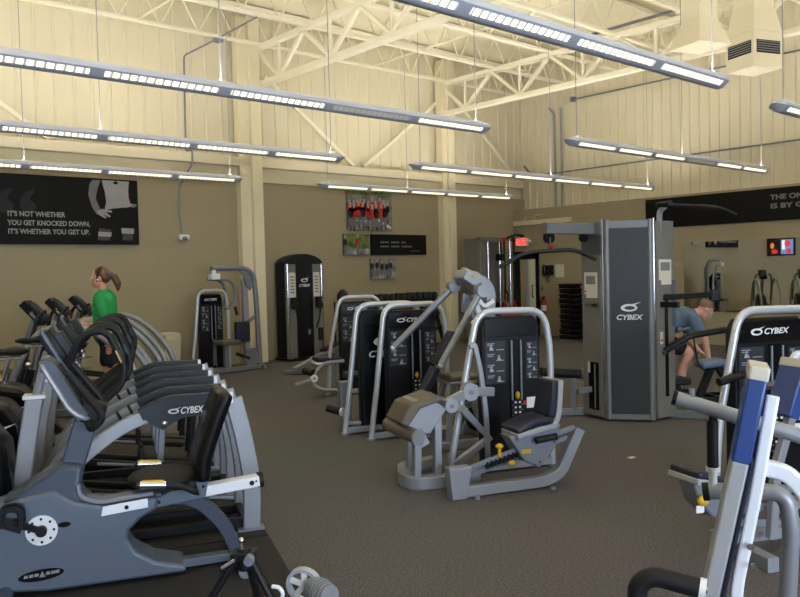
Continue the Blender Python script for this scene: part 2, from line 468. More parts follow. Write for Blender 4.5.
# roof framing
def joist(axis, at, a0, a1, zb, zt, w, step, name, r=.016, label=None):
    b = MB()
    def pt(a, z, o=0): return (a, at + o, z) if axis == 'x' else (at + o, a, z)
    sd = (0, 1, 0) if axis == 'x' else (1, 0, 0)
    b.bar([pt(a0, zt), pt(a1, zt)], w, .07, side=sd); b.bar([pt(a0 + .25, zb), pt(a1 - .25, zb)], w, .055, side=sd)
    n = max(2, int(round((a1 - a0) / step))); s = (a1 - a0) / n
    for i in range(n):
        x = a0 + i * s
        b.tube([pt(x, zt), pt(x + s / 2, zb)], r, seg=6); b.tube([pt(x + s / 2, zb), pt(x + s, zt)], r, seg=6)
    return struct(b.build(name, 'joist_paint', None), label)
for k in range(11):
    joist('x', 13.08 - 1.5 * k, -3.0, 16.05, 6.03, 6.68, .11, .72, 'roof_joist', label='cream open-web roof joist running along the hall')
for x in (8.2, 13.15):
    b = MB()
    b.bar([(x, 13.35, 5.3), (x, -1, 5.3)], .16, .09, side=X3); b.bar([(x, 13.35, 6.0), (x, -1, 6.0)], .14, .08, side=X3)
    n = 9; s = 14.3 / n
    for i in range(n):
        y = 13.3 - i * s
        b.bar([(x, y, 5.98), (x, y - s / 2, 5.33)], .065, .065, side=X3); b.bar([(x, y - s / 2, 5.33), (x, y - s, 5.98)], .07, .07, side=X3)
        b.bar([(x, y - s / 2, 5.33), (x, y - s / 2, 5.98)], .05, .05, side=X3)
    struct(b.build('roof_girder', 'joist_paint', None), 'heavy cream roof girder crossing the joists')
for y in range(5):
    struct(P('roof_bridging', 'joist_paint', None, ('bar', [(3.2 + y * 2.6, 13.2, 6.08), (3.2 + y * 2.6, -1, 6.08)], .035, .035, {'side': X3})), 'thin cream bridging bar tying the joists')
# ------------------------------------------------------------------ conduits, duct drops, sensor
tag(P('electrical_conduit', 'silver_dark', None, ('tube', [(7.7, 12.2, 6.3), (7.25, 13.2, 5.98), (6.73, 13.36, 5.66), (6.7, 13.36, 3.95), (6.7, 13.1, 3.93), (6.7, 13.12, 3.68), (6.52, 13.28, 3.3), (6.5, 13.28, 2.88), (6.54, 13.28, 2.43)], .016, .06),
      ('box', (7.3, 13.13, 6.0), (.16, .1, .12))), 'thin grey conduit dropping down the back wall above the wall sensor', 'conduit')
tag(P('wall_conduit', 'shell_grey', None, ('tube', [(16.04, 12.25, 3.2), (16.04, 12.25, 5.5), (15.9, 12.3, 5.62)], .03, .1), ('tube', [(16.04, 12.05, 3.2), (16.04, 12.05, 5.6)], .025)), 'pair of thin vertical conduits beside the far corner of the upper wall', 'conduit')
tag(P('horizontal_conduit', 'silver_dark', None, ('tube', [(16.03, 13.1, 4.02), (16.03, -2, 4.02)], .018), ('tube', [(16.0, 13.2, 4.3), (16.03, 13.0, 4.05)], .03)), 'thin horizontal grey conduit along the siding above the banner', 'conduit')
tag(P('ceiling_pipe', 'silver_dark', None, ('tube', [(13.25, 9.4, 6.2), (13.25, 3.0, 6.2)], .03)), 'dark pipe under the roof deck near the duct drops', 'pipe')
tag(P('ceiling_pipe', 'silver_dark', None, ('tube', [(16.0, 11.6, 5.72), (16.0, 2.0, 5.72)], .02), ('box', (16.0, 11.65, 5.72), (.1, .1, .12))), 'thin dark pipe along the top of the banner wall', 'pipe')
t = thing('motion_sensor', 'small white motion sensor on the wall at the foot of the conduit', 'sensor', (6.55, 13.3, 2.38))
P('housing', 'sticker_white', t, ('box', (0, -.05, 0), (.2, .09, .09)), bev=.015); P('lens', 'dim_print', t, ('ell', (0, -.1, -.02), (.05, .03, .035)))
t = thing('floor_paper', 'scrap of white paper on the carpet before the cable tower', 'litter', (5.97, 3.81, 0))
P('scrap', 'paper', t, ('prism', [(-.03, -.02), (.04, -.025), (.05, .015), (-.02, .025)], 0.0005, .006, 'z'))

def hvac(loc, rz, s, label):
    t = thing('duct_diffuser', label, 'air duct', loc, rz)
    h = s * .95; q = s / 2
    P('diffuser_box', 'cream_paint', t, ('bx', -q, q, -q, q, 0, h), bev=.01)
    b = MB(); e = s * .36
    vs = [(-q, -q, h), (q, -q, h), (q, q, h), (-q, q, h), (-e, -e, h + s * .75), (e, -e, h + s * .75), (e, e, h + s * .75), (-e, e, h + s * .75)]
    b.add(vs, [(0, 1, 5, 4), (1, 2, 6, 5), (2, 3, 7, 6), (3, 0, 4, 7), (4, 5, 6, 7), (3, 2, 1, 0)]); b.build('transition', 'cream_paint', t, smooth=0)
    P('duct_riser', 'cream_paint', t, ('bx', -e, e, -e, e, h + s * .75, 6.74 - loc[2]))
    for a in range(4):
        m = Matrix.Rotation(a * PI / 2, 3, 'Z')
        b = MB()
        fr = [(-q * .8, -q - .008, h * .4), (q * .8, -q - .008, h * .4), (q * .8, -q - .008, h * .72), (-q * .8, -q - .008, h * .72)]
        for i in range(5):
            z = h * .42 + i * h * .065
            b.box((0, -q - .006, z + .01), (s * .78, .012, .012))
        b.v = [tuple(m @ Vector(p)) for p in b.v]
        g = b.build('grille', 'dim_print', t)
        b2 = MB(); b2.box((0, -q - .001, h * .56), (s * .82, .006, h * .36)); b2.v = [tuple(m @ Vector(p)) for p in b2.v]
        b2.build('grille_backing', 'black_plastic', g)
    return t
hvac((12.6, 5.72, 4.68), R(-20), .58, 'cream square duct diffuser with dark grilles hanging before the banner wall')
t = thing('duct_hood', 'cream flared duct drop without grilles, beside the grilled diffuser', 'air duct', (10.95, 5.75, 4.78), R(-18))
b = MB(); q = .3; e = .17
b.add([(-q, -q, 0), (q, -q, 0), (q, q, 0), (-q, q, 0), (-e, -e, .38), (e, -e, .38), (e, e, .38), (-e, e, .38)], [(0, 1, 5, 4), (1, 2, 6, 5), (2, 3, 7, 6), (3, 0, 4, 7), (4, 5, 6, 7), (3, 2, 1, 0)])
b.build('hood', 'cream_paint', t, smooth=0); P('duct_riser', 'cream_paint', t, ('bx', -e, e, -e, e, .38, 1.96))

# ------------------------------------------------------------------ pendant light rows
def light_row(x0, y, n, dim, label, z=3.3, group='pendant light rows', pt=1.12):
    t = thing('linear_pendant_light', label, 'ceiling light', (x0, y, z), 0, group)
    Lh = n * pt + .06; sg = pt - .12
    sec = [(-.1, .0), (-.035, -.055), (-.012, -.06), (.012, -.06), (.035, -.055), (.1, .0), (.095, .03), (.06, .06), (.055, .06), (.05, .02), (-.05, .02), (-.055, .06), (-.06, .06), (-.095, .03)]
    b = MB(); b.sweep([(0, 0, 0), (Lh, 0, 0)], [(p[0], p[1]) for p in sec], side=(0, 1, 0)); b.build('housing', 'fixture_grey', t, smooth=30)
    for e, s in ((0, -1), (Lh, 1)):
        P('end_cap', 'fixture_grey', t, ('add', [(e, -.1, 0), (e, -.03, -.058), (e, .03, -.058), (e, .1, 0), (e, .06, .06), (e, -.06, .06), (e + s * .12, -.03, .02), (e + s * .12, .03, .02)],
          [(0, 1, 6), (1, 2, 7, 6), (2, 3, 7), (3, 4, 7), (4, 5, 6, 7), (5, 0, 6), (0, 5, 4, 3, 2, 1)]))
    for i in range(n):
        a = i * pt + .09
        P('louver', 'louver_dim' if i in dim else 'louver_lit', t, *[('add', [(x, s * .086, -.0142) for x in (a, a + sg)] + [(x, s * .048, -.0465) for x in (a + sg, a)], [(0, 1, 2, 3)]) for s in (-1, 1)], smooth=0)
        if i not in dim: P('lamp', 'uplight', t, ('bx', a, a + sg, -.035, .035, .022, .045), smooth=0)
    k = 0
    for x in (.12, (n // 2) * pt + .03, Lh - .12):
        P('hanger_cable', 'silver_dark' if False else 'shell_grey', t, ('tube', [(x, 0, .05), (x, 0, 2.74)], .006, 0, 6), ('cyl', (x, 0, .05), (x, 0, .09), .02))
    return t
RW = [(3.65, 'first'), (6.3, 'second'), (9.1, 'third'), (11.95, 'fourth')]
lbl = {'first': ('silver linear pendant light hanging over the leg press, ending short of the duct diffuser', 'silver linear pendant light below the grilled duct diffuser'),
       'second': ('long silver pendant light with one unlit section, hung over the cardio machines', 'silver pendant light with one unlit section above the cable tower'),
       'third': ('all-lit silver pendant light over the cardio machines, second out from the slogan poster', 'all-lit silver pendant light above the pulldown machine, running towards the far corner'),
       'fourth': ('silver pendant light just in front of the wide slogan poster', 'silver pendant light just in front of the small cyclist photos')}
for (y, nm), dl, (xr, nr, dr) in zip(RW, ((), (4,), (), ()), ((8.6, 6, ()), (8.6, 6, (3,)), (8.4, 6, ()), (8.7, 5, ()))):
    light_row(6.85 - 6 * 1.12 + (.1 if nm == 'first' else 0), 3.5 if nm == 'first' else y, 6, dl, lbl[nm][0])
    light_row(xr, y, nr, dr, lbl[nm][1], pt={'second': .93, 'fourth': 1.04}.get(nm, 1.12))
for y in (.8, -2.0, -4.6):  # rows repeated out of view to add light to the room
    light_row(6.85 - 7 * 1.12, y, 7, (), 'silver linear pendant light hung behind the viewpoint', group='pendant rows behind the viewpoint')
    light_row(8.6, y, 6, (), 'silver linear pendant light hung behind the viewpoint', group='pendant rows behind the viewpoint')
for y in (3.65, 6.3, 9.1, 11.95):  # further unseen rows added for their light
    light_row(-5.6, y, 4, (), 'silver linear pendant light beyond the cardio machines, out of view', group='pendant rows beyond the cardio machines')

# added cool fill lamps at the added windows, in place of a camera flash
for x in (-2.55, 2.55):
    a = bpy.data.lights.new('window_daylight', 'AREA'); a.shape = 'RECTANGLE'; a.size = 4.6; a.size_y = 1.9; a.energy = 420; a.color = (0.72, 0.84, 1.0)
    o = bpy.data.objects.new('window_daylight', a); COL.objects.link(o); o.location = (x, YF - .05 + .1, 1.9); o.rotation_euler = (R(90), 0, 0)
w = bpy.data.worlds.new('world'); SC.world = w; w.use_nodes = True
w.node_tree.nodes['Background'].inputs[0].default_value = (.6, .75, 1, 1); w.node_tree.nodes['Background'].inputs[1].default_value = .3
SC.view_settings.view_transform = 'Standard'; SC.view_settings.look = 'None'; SC.view_settings.gamma = 1; SC.view_settings.use_curve_mapping = False
SC.view_settings.exposure = 0.28

# ------------------------------------------------------------------ far doorway and wall B things
d = struct(P('door_1', 'black_plastic', None, ('bx', 15.6, 15.72, 12.5, 12.58, 0, 2.1), ('bx', 15.6, 15.72, 13.16, 13.3, 0, 2.1), ('bx', 15.6, 15.72, 12.5, 13.3, 1.9, 2.1), ('bx', 15.62, 15.7, 12.5, 13.3, 0, .22)))
P('glass_pane', 'clear_glass', d, ('bx', 15.655, 15.665, 12.58, 13.16, .22, 1.9), smooth=0)
P('door_handle', 'black_plastic', d, ('tube', [(15.6, 12.64, .95), (15.54, 12.64, .95), (15.54, 12.64, 1.25), (15.6, 12.64, 1.25)], .012, .02))
struct(P('wall_corridor', 'pale_paint', None, ('bx', 17.6, 17.7, 10.5, 15.5, 0, 2.7), ('bx', 16.2, 17.7, 15.5, 15.6, 0, 2.7), ('bx', 16.2, 17.7, 10.4, 10.5, 0, 2.7)))
struct(P('ceiling_corridor', 'pale_paint', None, ('bx', 16.2, 17.7, 10.4, 15.6, 2.7, 2.8)))
t = thing('corridor_door', 'pale grey door seen through the glass door in the far corner', 'door', (17.58, 13.95, 0)); t['kind'] = 'structure'
P('leaf', 'shell_grey', t, ('bx', -.04, .02, .45, 1.35, 0, 2.2)); P('knob', 'black_plastic', t, ('ell', (-.07, .6, 1.0), .035))
a = bpy.data.lights.new('corridor_lamp', 'AREA'); a.size = .5; a.energy = 22; a.color = (1, .86, .5)
o = bpy.data.objects.new('corridor_lamp', a); COL.objects.link(o); o.location = (17.2, 13.0, 2.65)
t = thing('exit_sign', 'red lit EXIT sign above the far glass door', 'sign', (15.65, 13.0, 2.24))
P('housing', 'sticker_white', t, ('bx', -.06, 0, -.19, .19, 0, .2), bev=.01)
P('face', 'exit_red', t, ('bx', -.066, -.06, -.15, .15, .03, .18), smooth=0)
P('lettering', 'white_print', t, ('text', 'EXIT', (-.068, .125, .055), (0, -1, 0), Z3, .13, .003, .004, 0, .25), smooth=0)
P('lamp_head', 'sticker_white', t, ('ell', (-.05, -.25, .11), .045), ('cyl', (-.03, -.19, .11), (-.04, -.24, .11), .015))
t = thing('wall_phone', 'black telephone hung on the wall between the glass door and paper notice', 'telephone', (15.65, 12.16, 1.5))
P('body', 'black_plastic', t, ('bx', -.09, 0, -.12, .1, 0, .24), bev=.015); P('handset', 'black_gloss', t, ('tube', [(-.1, .1, .24), (-.14, .1, .2), (-.14, .1, .04), (-.1, .1, 0)], .028, .03))
P('cord', 'black_rubber', t, ('tube', [(-.08, .05, 0), (-.08, .06, -.12), (-.06, .02, -.2), (-.05, 0, 0)], .01, .04)); P('red_button', 'red', t, ('ell', (-.1, .14, .13), (.02, .03, .05)))
tag(P('wall_notice', 'paper', None, ('bx', 15.642, 15.65, 11.74, 12.0, 1.44, 1.75)), 'beige paper notice on the wall beside the black telephone', 'notice')
t = thing('fire_extinguisher', 'red fire extinguisher on the wall between the far door and step stack', 'fire extinguisher', (15.56, 12.3, .5))
P('cylinder', 'red', t, ('cyl', (0, 0, 0), (0, 0, .34), .065), ('ell', (0, 0, .34), (.065, .065, .05))); P('valve', 'black_plastic', t, ('cyl', (0, 0, .38), (0, 0, .45), .02), ('box', (-.02, 0, .46), (.12, .03, .025)))
P('label_band', 'sticker_white', t, ('cyl', (0, 0, .12), (0, 0, .26), .067)); P('hose', 'black_rubber', t, ('tube', [(-.03, 0, .44), (-.08, .05, .36), (-.07, .07, .1)], .012, .05)); P('bracket', 'dim_print', t, ('bx', .05, .09, -.04, .04, .05, .3))
t = thing('light_switch', 'small grey wall switch between the glass door and telephone', 'switch', (15.65, 12.42, 1.14))
P('plate', 'dim_print', t, ('bx', -.012, 0, -.05, .05, -.05, .09)); P('toggle', 'black_plastic', t, ('bx', -.025, -.01, -.01, .01, 0, .04))
tag(P('wall_cable_tray', 'pale_paint', None, ('bx', 15.58, 15.66, 11.5, 13.25, 2.76, 2.87), ('tube', [(15.6, 12.6, 2.87), (15.6, 12.55, 2.98), (15.6, 12.3, 3.0)], .012), ('tube', [(15.6, 12.9, 2.87), (15.6, 12.85, 2.97)], .012)), 'pale horizontal cable tray on the wall above the exit sign', 'cable tray')
# mirror and banner
m = struct(P('mirror_panel', 'mirror_glass', None, ('bx', 15.63, 15.645, -2.0, 8.62, .68, 2.13), smooth=0))
tag(m, 'long wall mirror under the dark lettered banner', 'mirror', kind='structure')
t = thing('banner_sign', 'long black banner with grey lettering above the wall mirror', 'sign', (15.65, 9.5, 2.47))
P('board', 'poster_black', t, ('bx', -.03, 0, -7.5, 0, 0, .63))
for z, tx, w_ in ((.41, 'THE ONLY WAY', 1.25), (.24, 'IS BY GOING', 1.1)):
    P('lettering_line', 'dim_print', t, ('text', tx, (-.034, -2.7, z), (0, -1, 0), Z3, .13, .003, .004, 0, w_), smooth=0)

# ------------------------------------------------------------------ back wall pictures
def poster(name, label, x0, x1, z0, z1, m):
    t = thing(name, label, 'poster', (x0, 13.288, z0))
    P('board', m, t, ('bx', 0, x1 - x0, -.045, 0, 0, z1 - z0))
    return t
def flat(name, m, par, y, polys):
    if 1 < len(polys) <= 3:
        for p in polys: flat(name, m, par, y, [p])
        return
    b = MB()
    for p in polys:
        b.add([(q[0], y, q[1]) for q in p] + [(q[0], y + .003, q[1]) for q in p], [tuple(range(len(p)))] + [(i, (i + 1) % len(p), len(p) + (i + 1) % len(p), len(p) + i) for i in range(len(p))])
    return b.build(name, m, par, smooth=0)
t = poster('motivational_poster', 'wide black poster with white slogan and athlete torso on the back wall', 3.45, 5.72, 2.24, 3.34, 'poster_black')
x0 = 0
for z, tx, w_ in ((.44, "IT'S NOT WHETHER", .87), (.3, 'YOU GET KNOCKED DOWN,', 1.27), (.165, "IT'S WHETHER YOU GET UP.", 1.25)):
    P('slogan_line', 'photo_light', t, ('text', tx, (.17, -.05, z), X3, Z3, .11, .002, .003, 0, w_), smooth=0)
qk = MB()
qk.text('\u201c', (-.02, -.047, -.12), X3, Z3, 1.4, .001, .02, 0, .58)
qk.build('quotation_mark', 'poster_dark', t, smooth=0)
def sc(pts): return [((p[0] - 6) / 675 * 2.26, (1 - (p[1] - 78 - 26 * (p[0] - 6) / 675) / 338) * 1.1) for p in pts]
flat('arm_print', 'photo_mid', t, -.047, [sc([(455, 105), (495, 105), (478, 150), (468, 200), (490, 255), (545, 268), (550, 285), (470, 280), (448, 240), (432, 180), (440, 125)]), sc([(600, 240), (640, 225), (676, 228), (676, 240), (640, 255), (612, 258)])])
flat('torso_print', 'photo_light', t, -.0475, [sc([(512, 145), (634, 145), (636, 200), (650, 240), (585, 248), (555, 250), (510, 258), (520, 215)])])
flat('top_print', 'photo_light', t, -.048, [sc([(502, 105), (640, 110), (634, 160), (510, 152)])])
flat('chest_mark', 'poster_black', t, -.0495, [sc([(556, 118), (570, 108), (586, 118), (570, 128)])])
flat('shorts_print', 'poster_black', t, -.0485, [sc([(512, 262), (560, 250), (650, 242), (668, 300), (655, 355), (600, 355), (575, 300), (540, 360), (495, 352)])])
flat('hand_print', 'photo_light', t, -.049, [sc([(470, 262), (500, 252), (548, 262), (545, 272), (515, 268), (540, 290), (532, 296), (500, 276), (520, 298), (510, 300), (480, 282)]), sc([(600, 238), (640, 226), (660, 232), (640, 240), (615, 248)])])
flat('leg_print', 'photo_deep', t, -.0475, [sc([(480, 350), (540, 360), (530, 414), (470, 412)]), sc([(595, 355), (655, 355), (650, 418), (598, 416)])])
flat('knee_band_print', 'photo_light', t, -.0495, [sc([(476, 368), (542, 374), (538, 396), (474, 392)]), sc([(592, 352), (658, 356), (656, 384), (594, 380)])])
def cyclists(par, w, h, n, s, reds):
    # riders coming head-on in lines: helmet, jersey, legs, wheels
    hel, jer, leg, whl, skn = [], [], [], [], []
    def ov(cx, cz, a, b): return [(cx + a * math.cos(2 * PI * k / 10), cz + b * math.sin(2 * PI * k / 10)) for k in range(10)]
    for i in range(n):
        cx = w * (.05 + .92 * i / n) + random.uniform(-.02, .02); cz = h * random.uniform(.56, .68) ; 
        jer.append((i in reds, ov(cx, cz, s * .42, s * .55))); hel.append(ov(cx, cz + s * .95, s * .2, s * .2)); skn.append(ov(cx, cz + s * .72, s * .14, s * .16))
        leg.append([(cx - s * .3, cz - s * .4), (cx + s * .3, cz - s * .4), (cx + s * .2, cz - s * 1.5), (cx - s * .2, cz - s * 1.5)])
        whl.append(ov(cx, cz - s * 1.5, s * .07, s * .55))
    flat('wheel_print', 'poster_black', par, -.0475, whl); flat('leg_print', 'photo_mid', par, -.048, leg)
    flat('jersey_print', 'red', par, -.0485, [p for r, p in jer if r]); flat('dark_jersey_print', 'poster_dark', par, -.0485, [p for r, p in jer if not r])
    flat('face_print', 'skin', par, -.049, skn); flat('helmet_print', 'photo_light', par, -.0495, hel)
t = poster('cyclist_photo', 'large colour photo of a red-shirted cycling pack, topmost of the cluster', 10.27, 11.5, 2.58, 3.4, 'photo_road')
cyclists(t, 1.23, .8, 11, .15, (0, 2, 3, 5, 6, 8, 9)); cyclists(t, 1.2, .6, 9, .19, (1, 2, 4, 5, 7))
flat('tree_print', 'photo_green', t, -.0465, [[(0, .74), (1.23, .75), (1.23, .82), (0, .82)]])
flat('road_line_print', 'white_print', t, -.0468, [[(.75, .24), (1.18, .03), (1.2, .07), (.78, .27)], [(.1, .2), (.7, .16), (.7, .18), (.1, .22)]])
t = poster('cyclist_photo', 'small photo of a single racing cyclist on green, beside the dark slogan board', 10.15, 10.83, 2.05, 2.49, 'photo_green')
cyclists(t, .68, .44, 2, .13, (1,)); flat('road_print', 'photo_grey', t, -.0465, [[(0, 0), (.68, 0), (.68, .13), (0, .17)]])
t = poster('slogan_board', 'black slogan board among the small cycling photos', 10.9, 12.52, 2.04, 2.49, 'poster_black')
flat('lettering', 'dim_print', t, -.047, [[(.25 + i * .062, z), (.25 + i * .062 + .045, z), (.25 + i * .062 + .045, z + .035), (.25 + i * .062, z + .035)] for z, n in ((.26, 12), (.17, 15)) for i in range(n) if i not in (4, 9)])
flat('credit_line', 'dim_print', t, -.047, [[(1.15 + i * .045, .08), (1.15 + i * .045 + .03, .08), (1.15 + i * .045 + .03, .095), (1.15 + i * .045, .095)] for i in range(6)])
t = poster('cyclist_photo', 'grey photo of riders on a street, lowest of the wall pictures', 10.87, 11.58, 1.53, 1.96, 'photo_grey')
cyclists(t, .71, .43, 5, .12, ())
# ceiling-hung television seen in the mirror
t = thing('television', 'flat television hung from the roof, seen reflected in the wall mirror', 'television', (1.0, 12.8, 2.25))
P('casing', 'black_plastic', t, ('bx', -.05, .03, -.52, .52, -.33, .33), bev=.01)
P('screen', 'screen_dark', t, ('bx', .03, .034, -.48, .48, -.29, .29), smooth=0)
P('picture', 'screen_blue', t, ('bx', .034, .037, -.46, -.02, -.27, .27), smooth=0); P('picture', 'screen_orange', t, ('ell', (.037, .3, .05), (.003, .07, .11)), smooth=0); P('picture', 'screen_red', t, ('ell', (.037, .22, -.17), (.003, .12, .08)), smooth=0)
P('picture', 'screen_red', t, ('ell', (.037, -.24, .12), (.003, .14, .12)), ('ell', (.037, -.3, -.16), (.003, .1, .1)), smooth=0); P('picture', 'screen_white', t, ('bx', .037, .039, -.16, -.06, -.1, .24), smooth=0)
P('bracket', 'black_plastic', t, ('bx', -.1, -.05, -.1, .1, -.1, .1), ('tube', [(-.08, 0, .1), (-.08, 0, 4.4)], .025))
# ------------------------------------------------------------------ rubber mats under the cardio rows
def W(o, x, y, z=0.0):
    return (o[0] + x * math.cos(ANG) - y * math.sin(ANG), o[1] + x * math.sin(ANG) + y * math.cos(ANG), z)
for i, (y0, y1, lb) in enumerate(((-.95, .36, 'black rubber mat under the recumbent bike'), (.38, 1.6, 'black rubber mat under the arc trainer beside the recumbent bike'), (1.62, 2.84, 'black rubber mat under the middle arc trainers'), (2.86, 4.1, 'black rubber mat behind the row of arc trainers'))):
    o = P('rubber_mat', 'mat_rubber', None, ('bx', -3.2, .24, y0, y1, 0, .008))
    o.location = (2.28, 4.06, 0.0); o.rotation_euler.z = ANG; tag(o, lb, 'mat')

# ------------------------------------------------------------------ recumbent bike
def recumbent_bike():
    t = thing('recumbent_bike', 'grey recumbent exercise bike with black seat on a sliding white rail', 'exercise bike', (2.28, 4.06, 0.008), ANG)
    sh = [(-1.4, .36), (-1.3, .47), (-1.12, .52), (-.95, .55), (-.86, .475), (-.72, .435), (-.44, .455), (-.44, .39), (-.53, .345), (-.59, .29), (-.6, .24), (-.56, .17), (-.46, .1), (-.3, .055), (-.3, .02), (-1.0, .02), (-1.28, .05), (-1.4, .14), (-1.45, .25)]
    P('drive_housing', 'bike_grey', t, ('prism', sh, -.13, .13), bev=.05, smooth=50)
    P('mast_shroud', 'bike_dark', t, ('prism', [(-1.22, .5), (-1.02, .62), (-.93, .68), (-.8, .66), (-.83, .52), (-.76, .455), (-.9, .44)], -.1, .1), bev=.03, smooth=50)
    P('rail_trim', 'silver_dark', t, ('bar', [(-.84, -.06, .56), (-.83, -.06, .49), (-.74, -.06, .45), (-.46, -.06, .47)], .1, .025, .08))
    P('mast', 'bike_dark', t, ('bar', [(-.88, 0, .6), (-.77, 0, .95)], .09, .12), bev=.01)
    n = V(.86, 0, .5)
    c = P('console', 'bike_dark', t, ('bar', [(-1.0, 0, 1.2), (-.96, 0, 1.2), (-.84, 0, .97), (-.8, 0, .91)], .2, .07, .03), bev=.015)
    P('console_rim', 'silver', c, ('tube', [(-.97, .1, 1.225), (-1.0, -.1, 1.215), (-.86, -.105, .95), (-.78, -.1, .9), (-.76, .08, .9)], .014, .05))
    P('display', 'black_gloss', c, ('bar', [(-.93, 0, 1.185), (-.83, 0, 1.0)], .16, .05))
    P('console_bracket', 'black_plastic', t, ('box', (-.76, 0, .93), (.14, .16, .12), (0, R(20), 0)), bev=.02)
    for s in (-1, 1):
        P('handlebar', 'black_rubber', t, ('tube', [(-.78, s * .05, .89), (-.76, s * .2, .86), (-.69, s * .22, .93), (-.86, s * .22, 1.17)], .02, .07))
    rl = P('seat_rail', 'white_metal', t, ('bar', [(-.74, 0, .385), (.13, 0, .455)], .09, .062))
    P('rail_cover', 'white_metal', t, ('prism', [(-.73, .385), (-.49, .405), (-.49, .455), (-.72, .435)], -.138, -.125), bev=.003); P('cover_bolt', 'black_plastic', t, ('cyl', (-.6, -.138, .42), (-.6, -.142, .42), .011))
    P('rail_cap', 'black_rubber', rl, ('cyl', (.125, 0, .455), (.155, 0, .457), .045))
    P('rail_bolt', 'black_plastic', rl, ('cyl', (.085, -.045, .452), (.085, -.052, .452), .014), ('cyl', (.11, -.045, .46), (.11, -.05, .46), .006), ('cyl', (-.55, -.045, .4), (-.55, -.05, .4), .01))
    ca = P('seat_carriage', 'bike_grey', t, ('prism', [(-.5, .37), (-.18, .40), (-.16, .5), (-.24, .53), (-.42, .44), (-.52, .43)], -.07, .07), bev=.008)
    P('carriage_bolt', 'black_plastic', ca, *[('cyl', (x, -.07, z), (x, -.076, z), .009) for x, z in ((-.47, .39), (-.43, .41), (-.22, .43), (-.19, .47))])
    P('seat', 'black_rubber', t, ('ell', (-.4, 0, .53), (.2, .2, .055)), ('box', (-.34, 0, .5), (.22, .26, .05)), bev=.01)
    P('backrest', 'black_gloss', t, ('sweep', fil([(-.2, 0, .52), (-.2, 0, .62), (-.14, 0, .8), (-.06, 0, 1.0)], .1), [(-.2, -.03), (-.17, -.045), (.17, -.045), (.2, -.03), (.2, .025), (.17, .04), (-.17, .04), (-.2, .025)], (0, 1, 0)), bev=.02)
    P('seat_bracket', 'silver_dark', t, ('bar', [(-.3, 0, .46), (-.22, 0, .5), (-.16, 0, .6)], .12, .04, .05))
    for s in (-1, 1):
        h = P('seat_handle', 'black_rubber', t, ('tube', [(-.24, s * .1, .47), (-.24, s * .24, .48), (-.32, s * .25, .535), (-.55, s * .25, .56)], .017, .05))
        P('pulse_grip', 'chrome', h, ('cyl', (-.4, s * .25, .546), (-.53, s * .25, .559), .021)); P('grip_band', 'yellow', h, ('box', (-.465, s * .25, .572), (.11, .014, .012), (0, R(5), 0)))
    P('rear_leg', 'bike_dark', t, ('bar', [(-.4, 0, .42), (-.24, 0, .4), (-.08, 0, .24), (0, 0, .04)], .09, .075, .25))
    P('base_bar', 'bike_grey', t, ('bar', [(-.9, 0, .035), (-.02, 0, .035)], .08, .045))
    f = P('rear_foot', 'bike_dark', t, ('tube', [(0, -.3, .04), (0, .3, .04)], .038)); P('foot_cap', 'silver_dark', f, ('cyl', (0, -.31, .04), (0, -.3, .04), .04), ('cyl', (0, .3, .04), (0, .31, .04), .04))
    f = P('front_foot', 'bike_dark', t, ('tube', [(-1.2, -.3, .04), (-1.2, .3, .04)], .038))
    for s in (-1, 1):
        k = P('crank', 'white_print', t, ('ring', (-1.02, s * .137, .35), (0, 1, 0), .078, .03, .012), ('cyl', (-1.02, s * .12, .35), (-1.02, s * .14, .35), .05))
        P('crank_holes', 'black_plastic', k, *[('cyl', (-1.02 + .06 * math.cos(a * PI / 4), s * .142, .35 + .06 * math.sin(a * PI / 4)), (-1.02 + .06 * math.cos(a * PI / 4), s * .146, .35 + .06 * math.sin(a * PI / 4)), .007, None, 8) for a in range(8)])
        P('crank_arm', 'black_plastic', k, ('bar', [(-1.02, s * .155, .35), (-1.02 + s * .13, s * .175, .35 - s * .07)], .02, .035), ('cyl', (-1.02, s * .13, .35), (-1.02, s * .17, .35), .028))
        px, pz = -1.02 + s * .13, .35 - s * .07
        P('pedal', 'black_plastic', k, ('box', (px, s * .23, pz), (.11, .1, .025), (0, R(25), 0)), ('bar', [(px - .05, s * .19, pz), (px - .04, s * .19, pz + .09), (px + .05, s * .19, pz + .09), (px + .05, s * .19, pz)], .01, .03, .05), ('bar', [(px - .05, s * .27, pz), (px - .04, s * .27, pz + .09), (px + .05, s * .27, pz + .09), (px + .05, s * .27, pz)], .01, .03, .05), bev=.004)
    e = P('emblem', 'black_gloss', t, ('prism', [(-1.03 + .11 * math.cos(a * PI / 12), .115 + .03 * math.sin(a * PI / 12) + .06 * .11 * math.cos(a * PI / 12)) for a in range(24)], -.131, -.134))
    P('emblem_wings', 'dim_print', e, *[('prism', [(-1.03 + x, .112 + .06 * x), (-1.03 + x + .02, .112 + .06 * x), (-1.03 + x + .024, .128 + .06 * x), (-1.03 + x + .005, .128 + .06 * x)], -.1345, -.136) for x in (-.085, -.06, -.035, .02, .045, .065)], ('prism', [(-1.04, .105), (-1.025, .135), (-1.01, .105)], -.1345, -.136))
    P('badge', 'black_gloss', t, ('prism', [(-.91 + .032 * math.cos(a * PI / 8), .365 + .014 * math.sin(a * PI / 8)) for a in range(16)], -.131, -.134))
    return t
recumbent_bike()

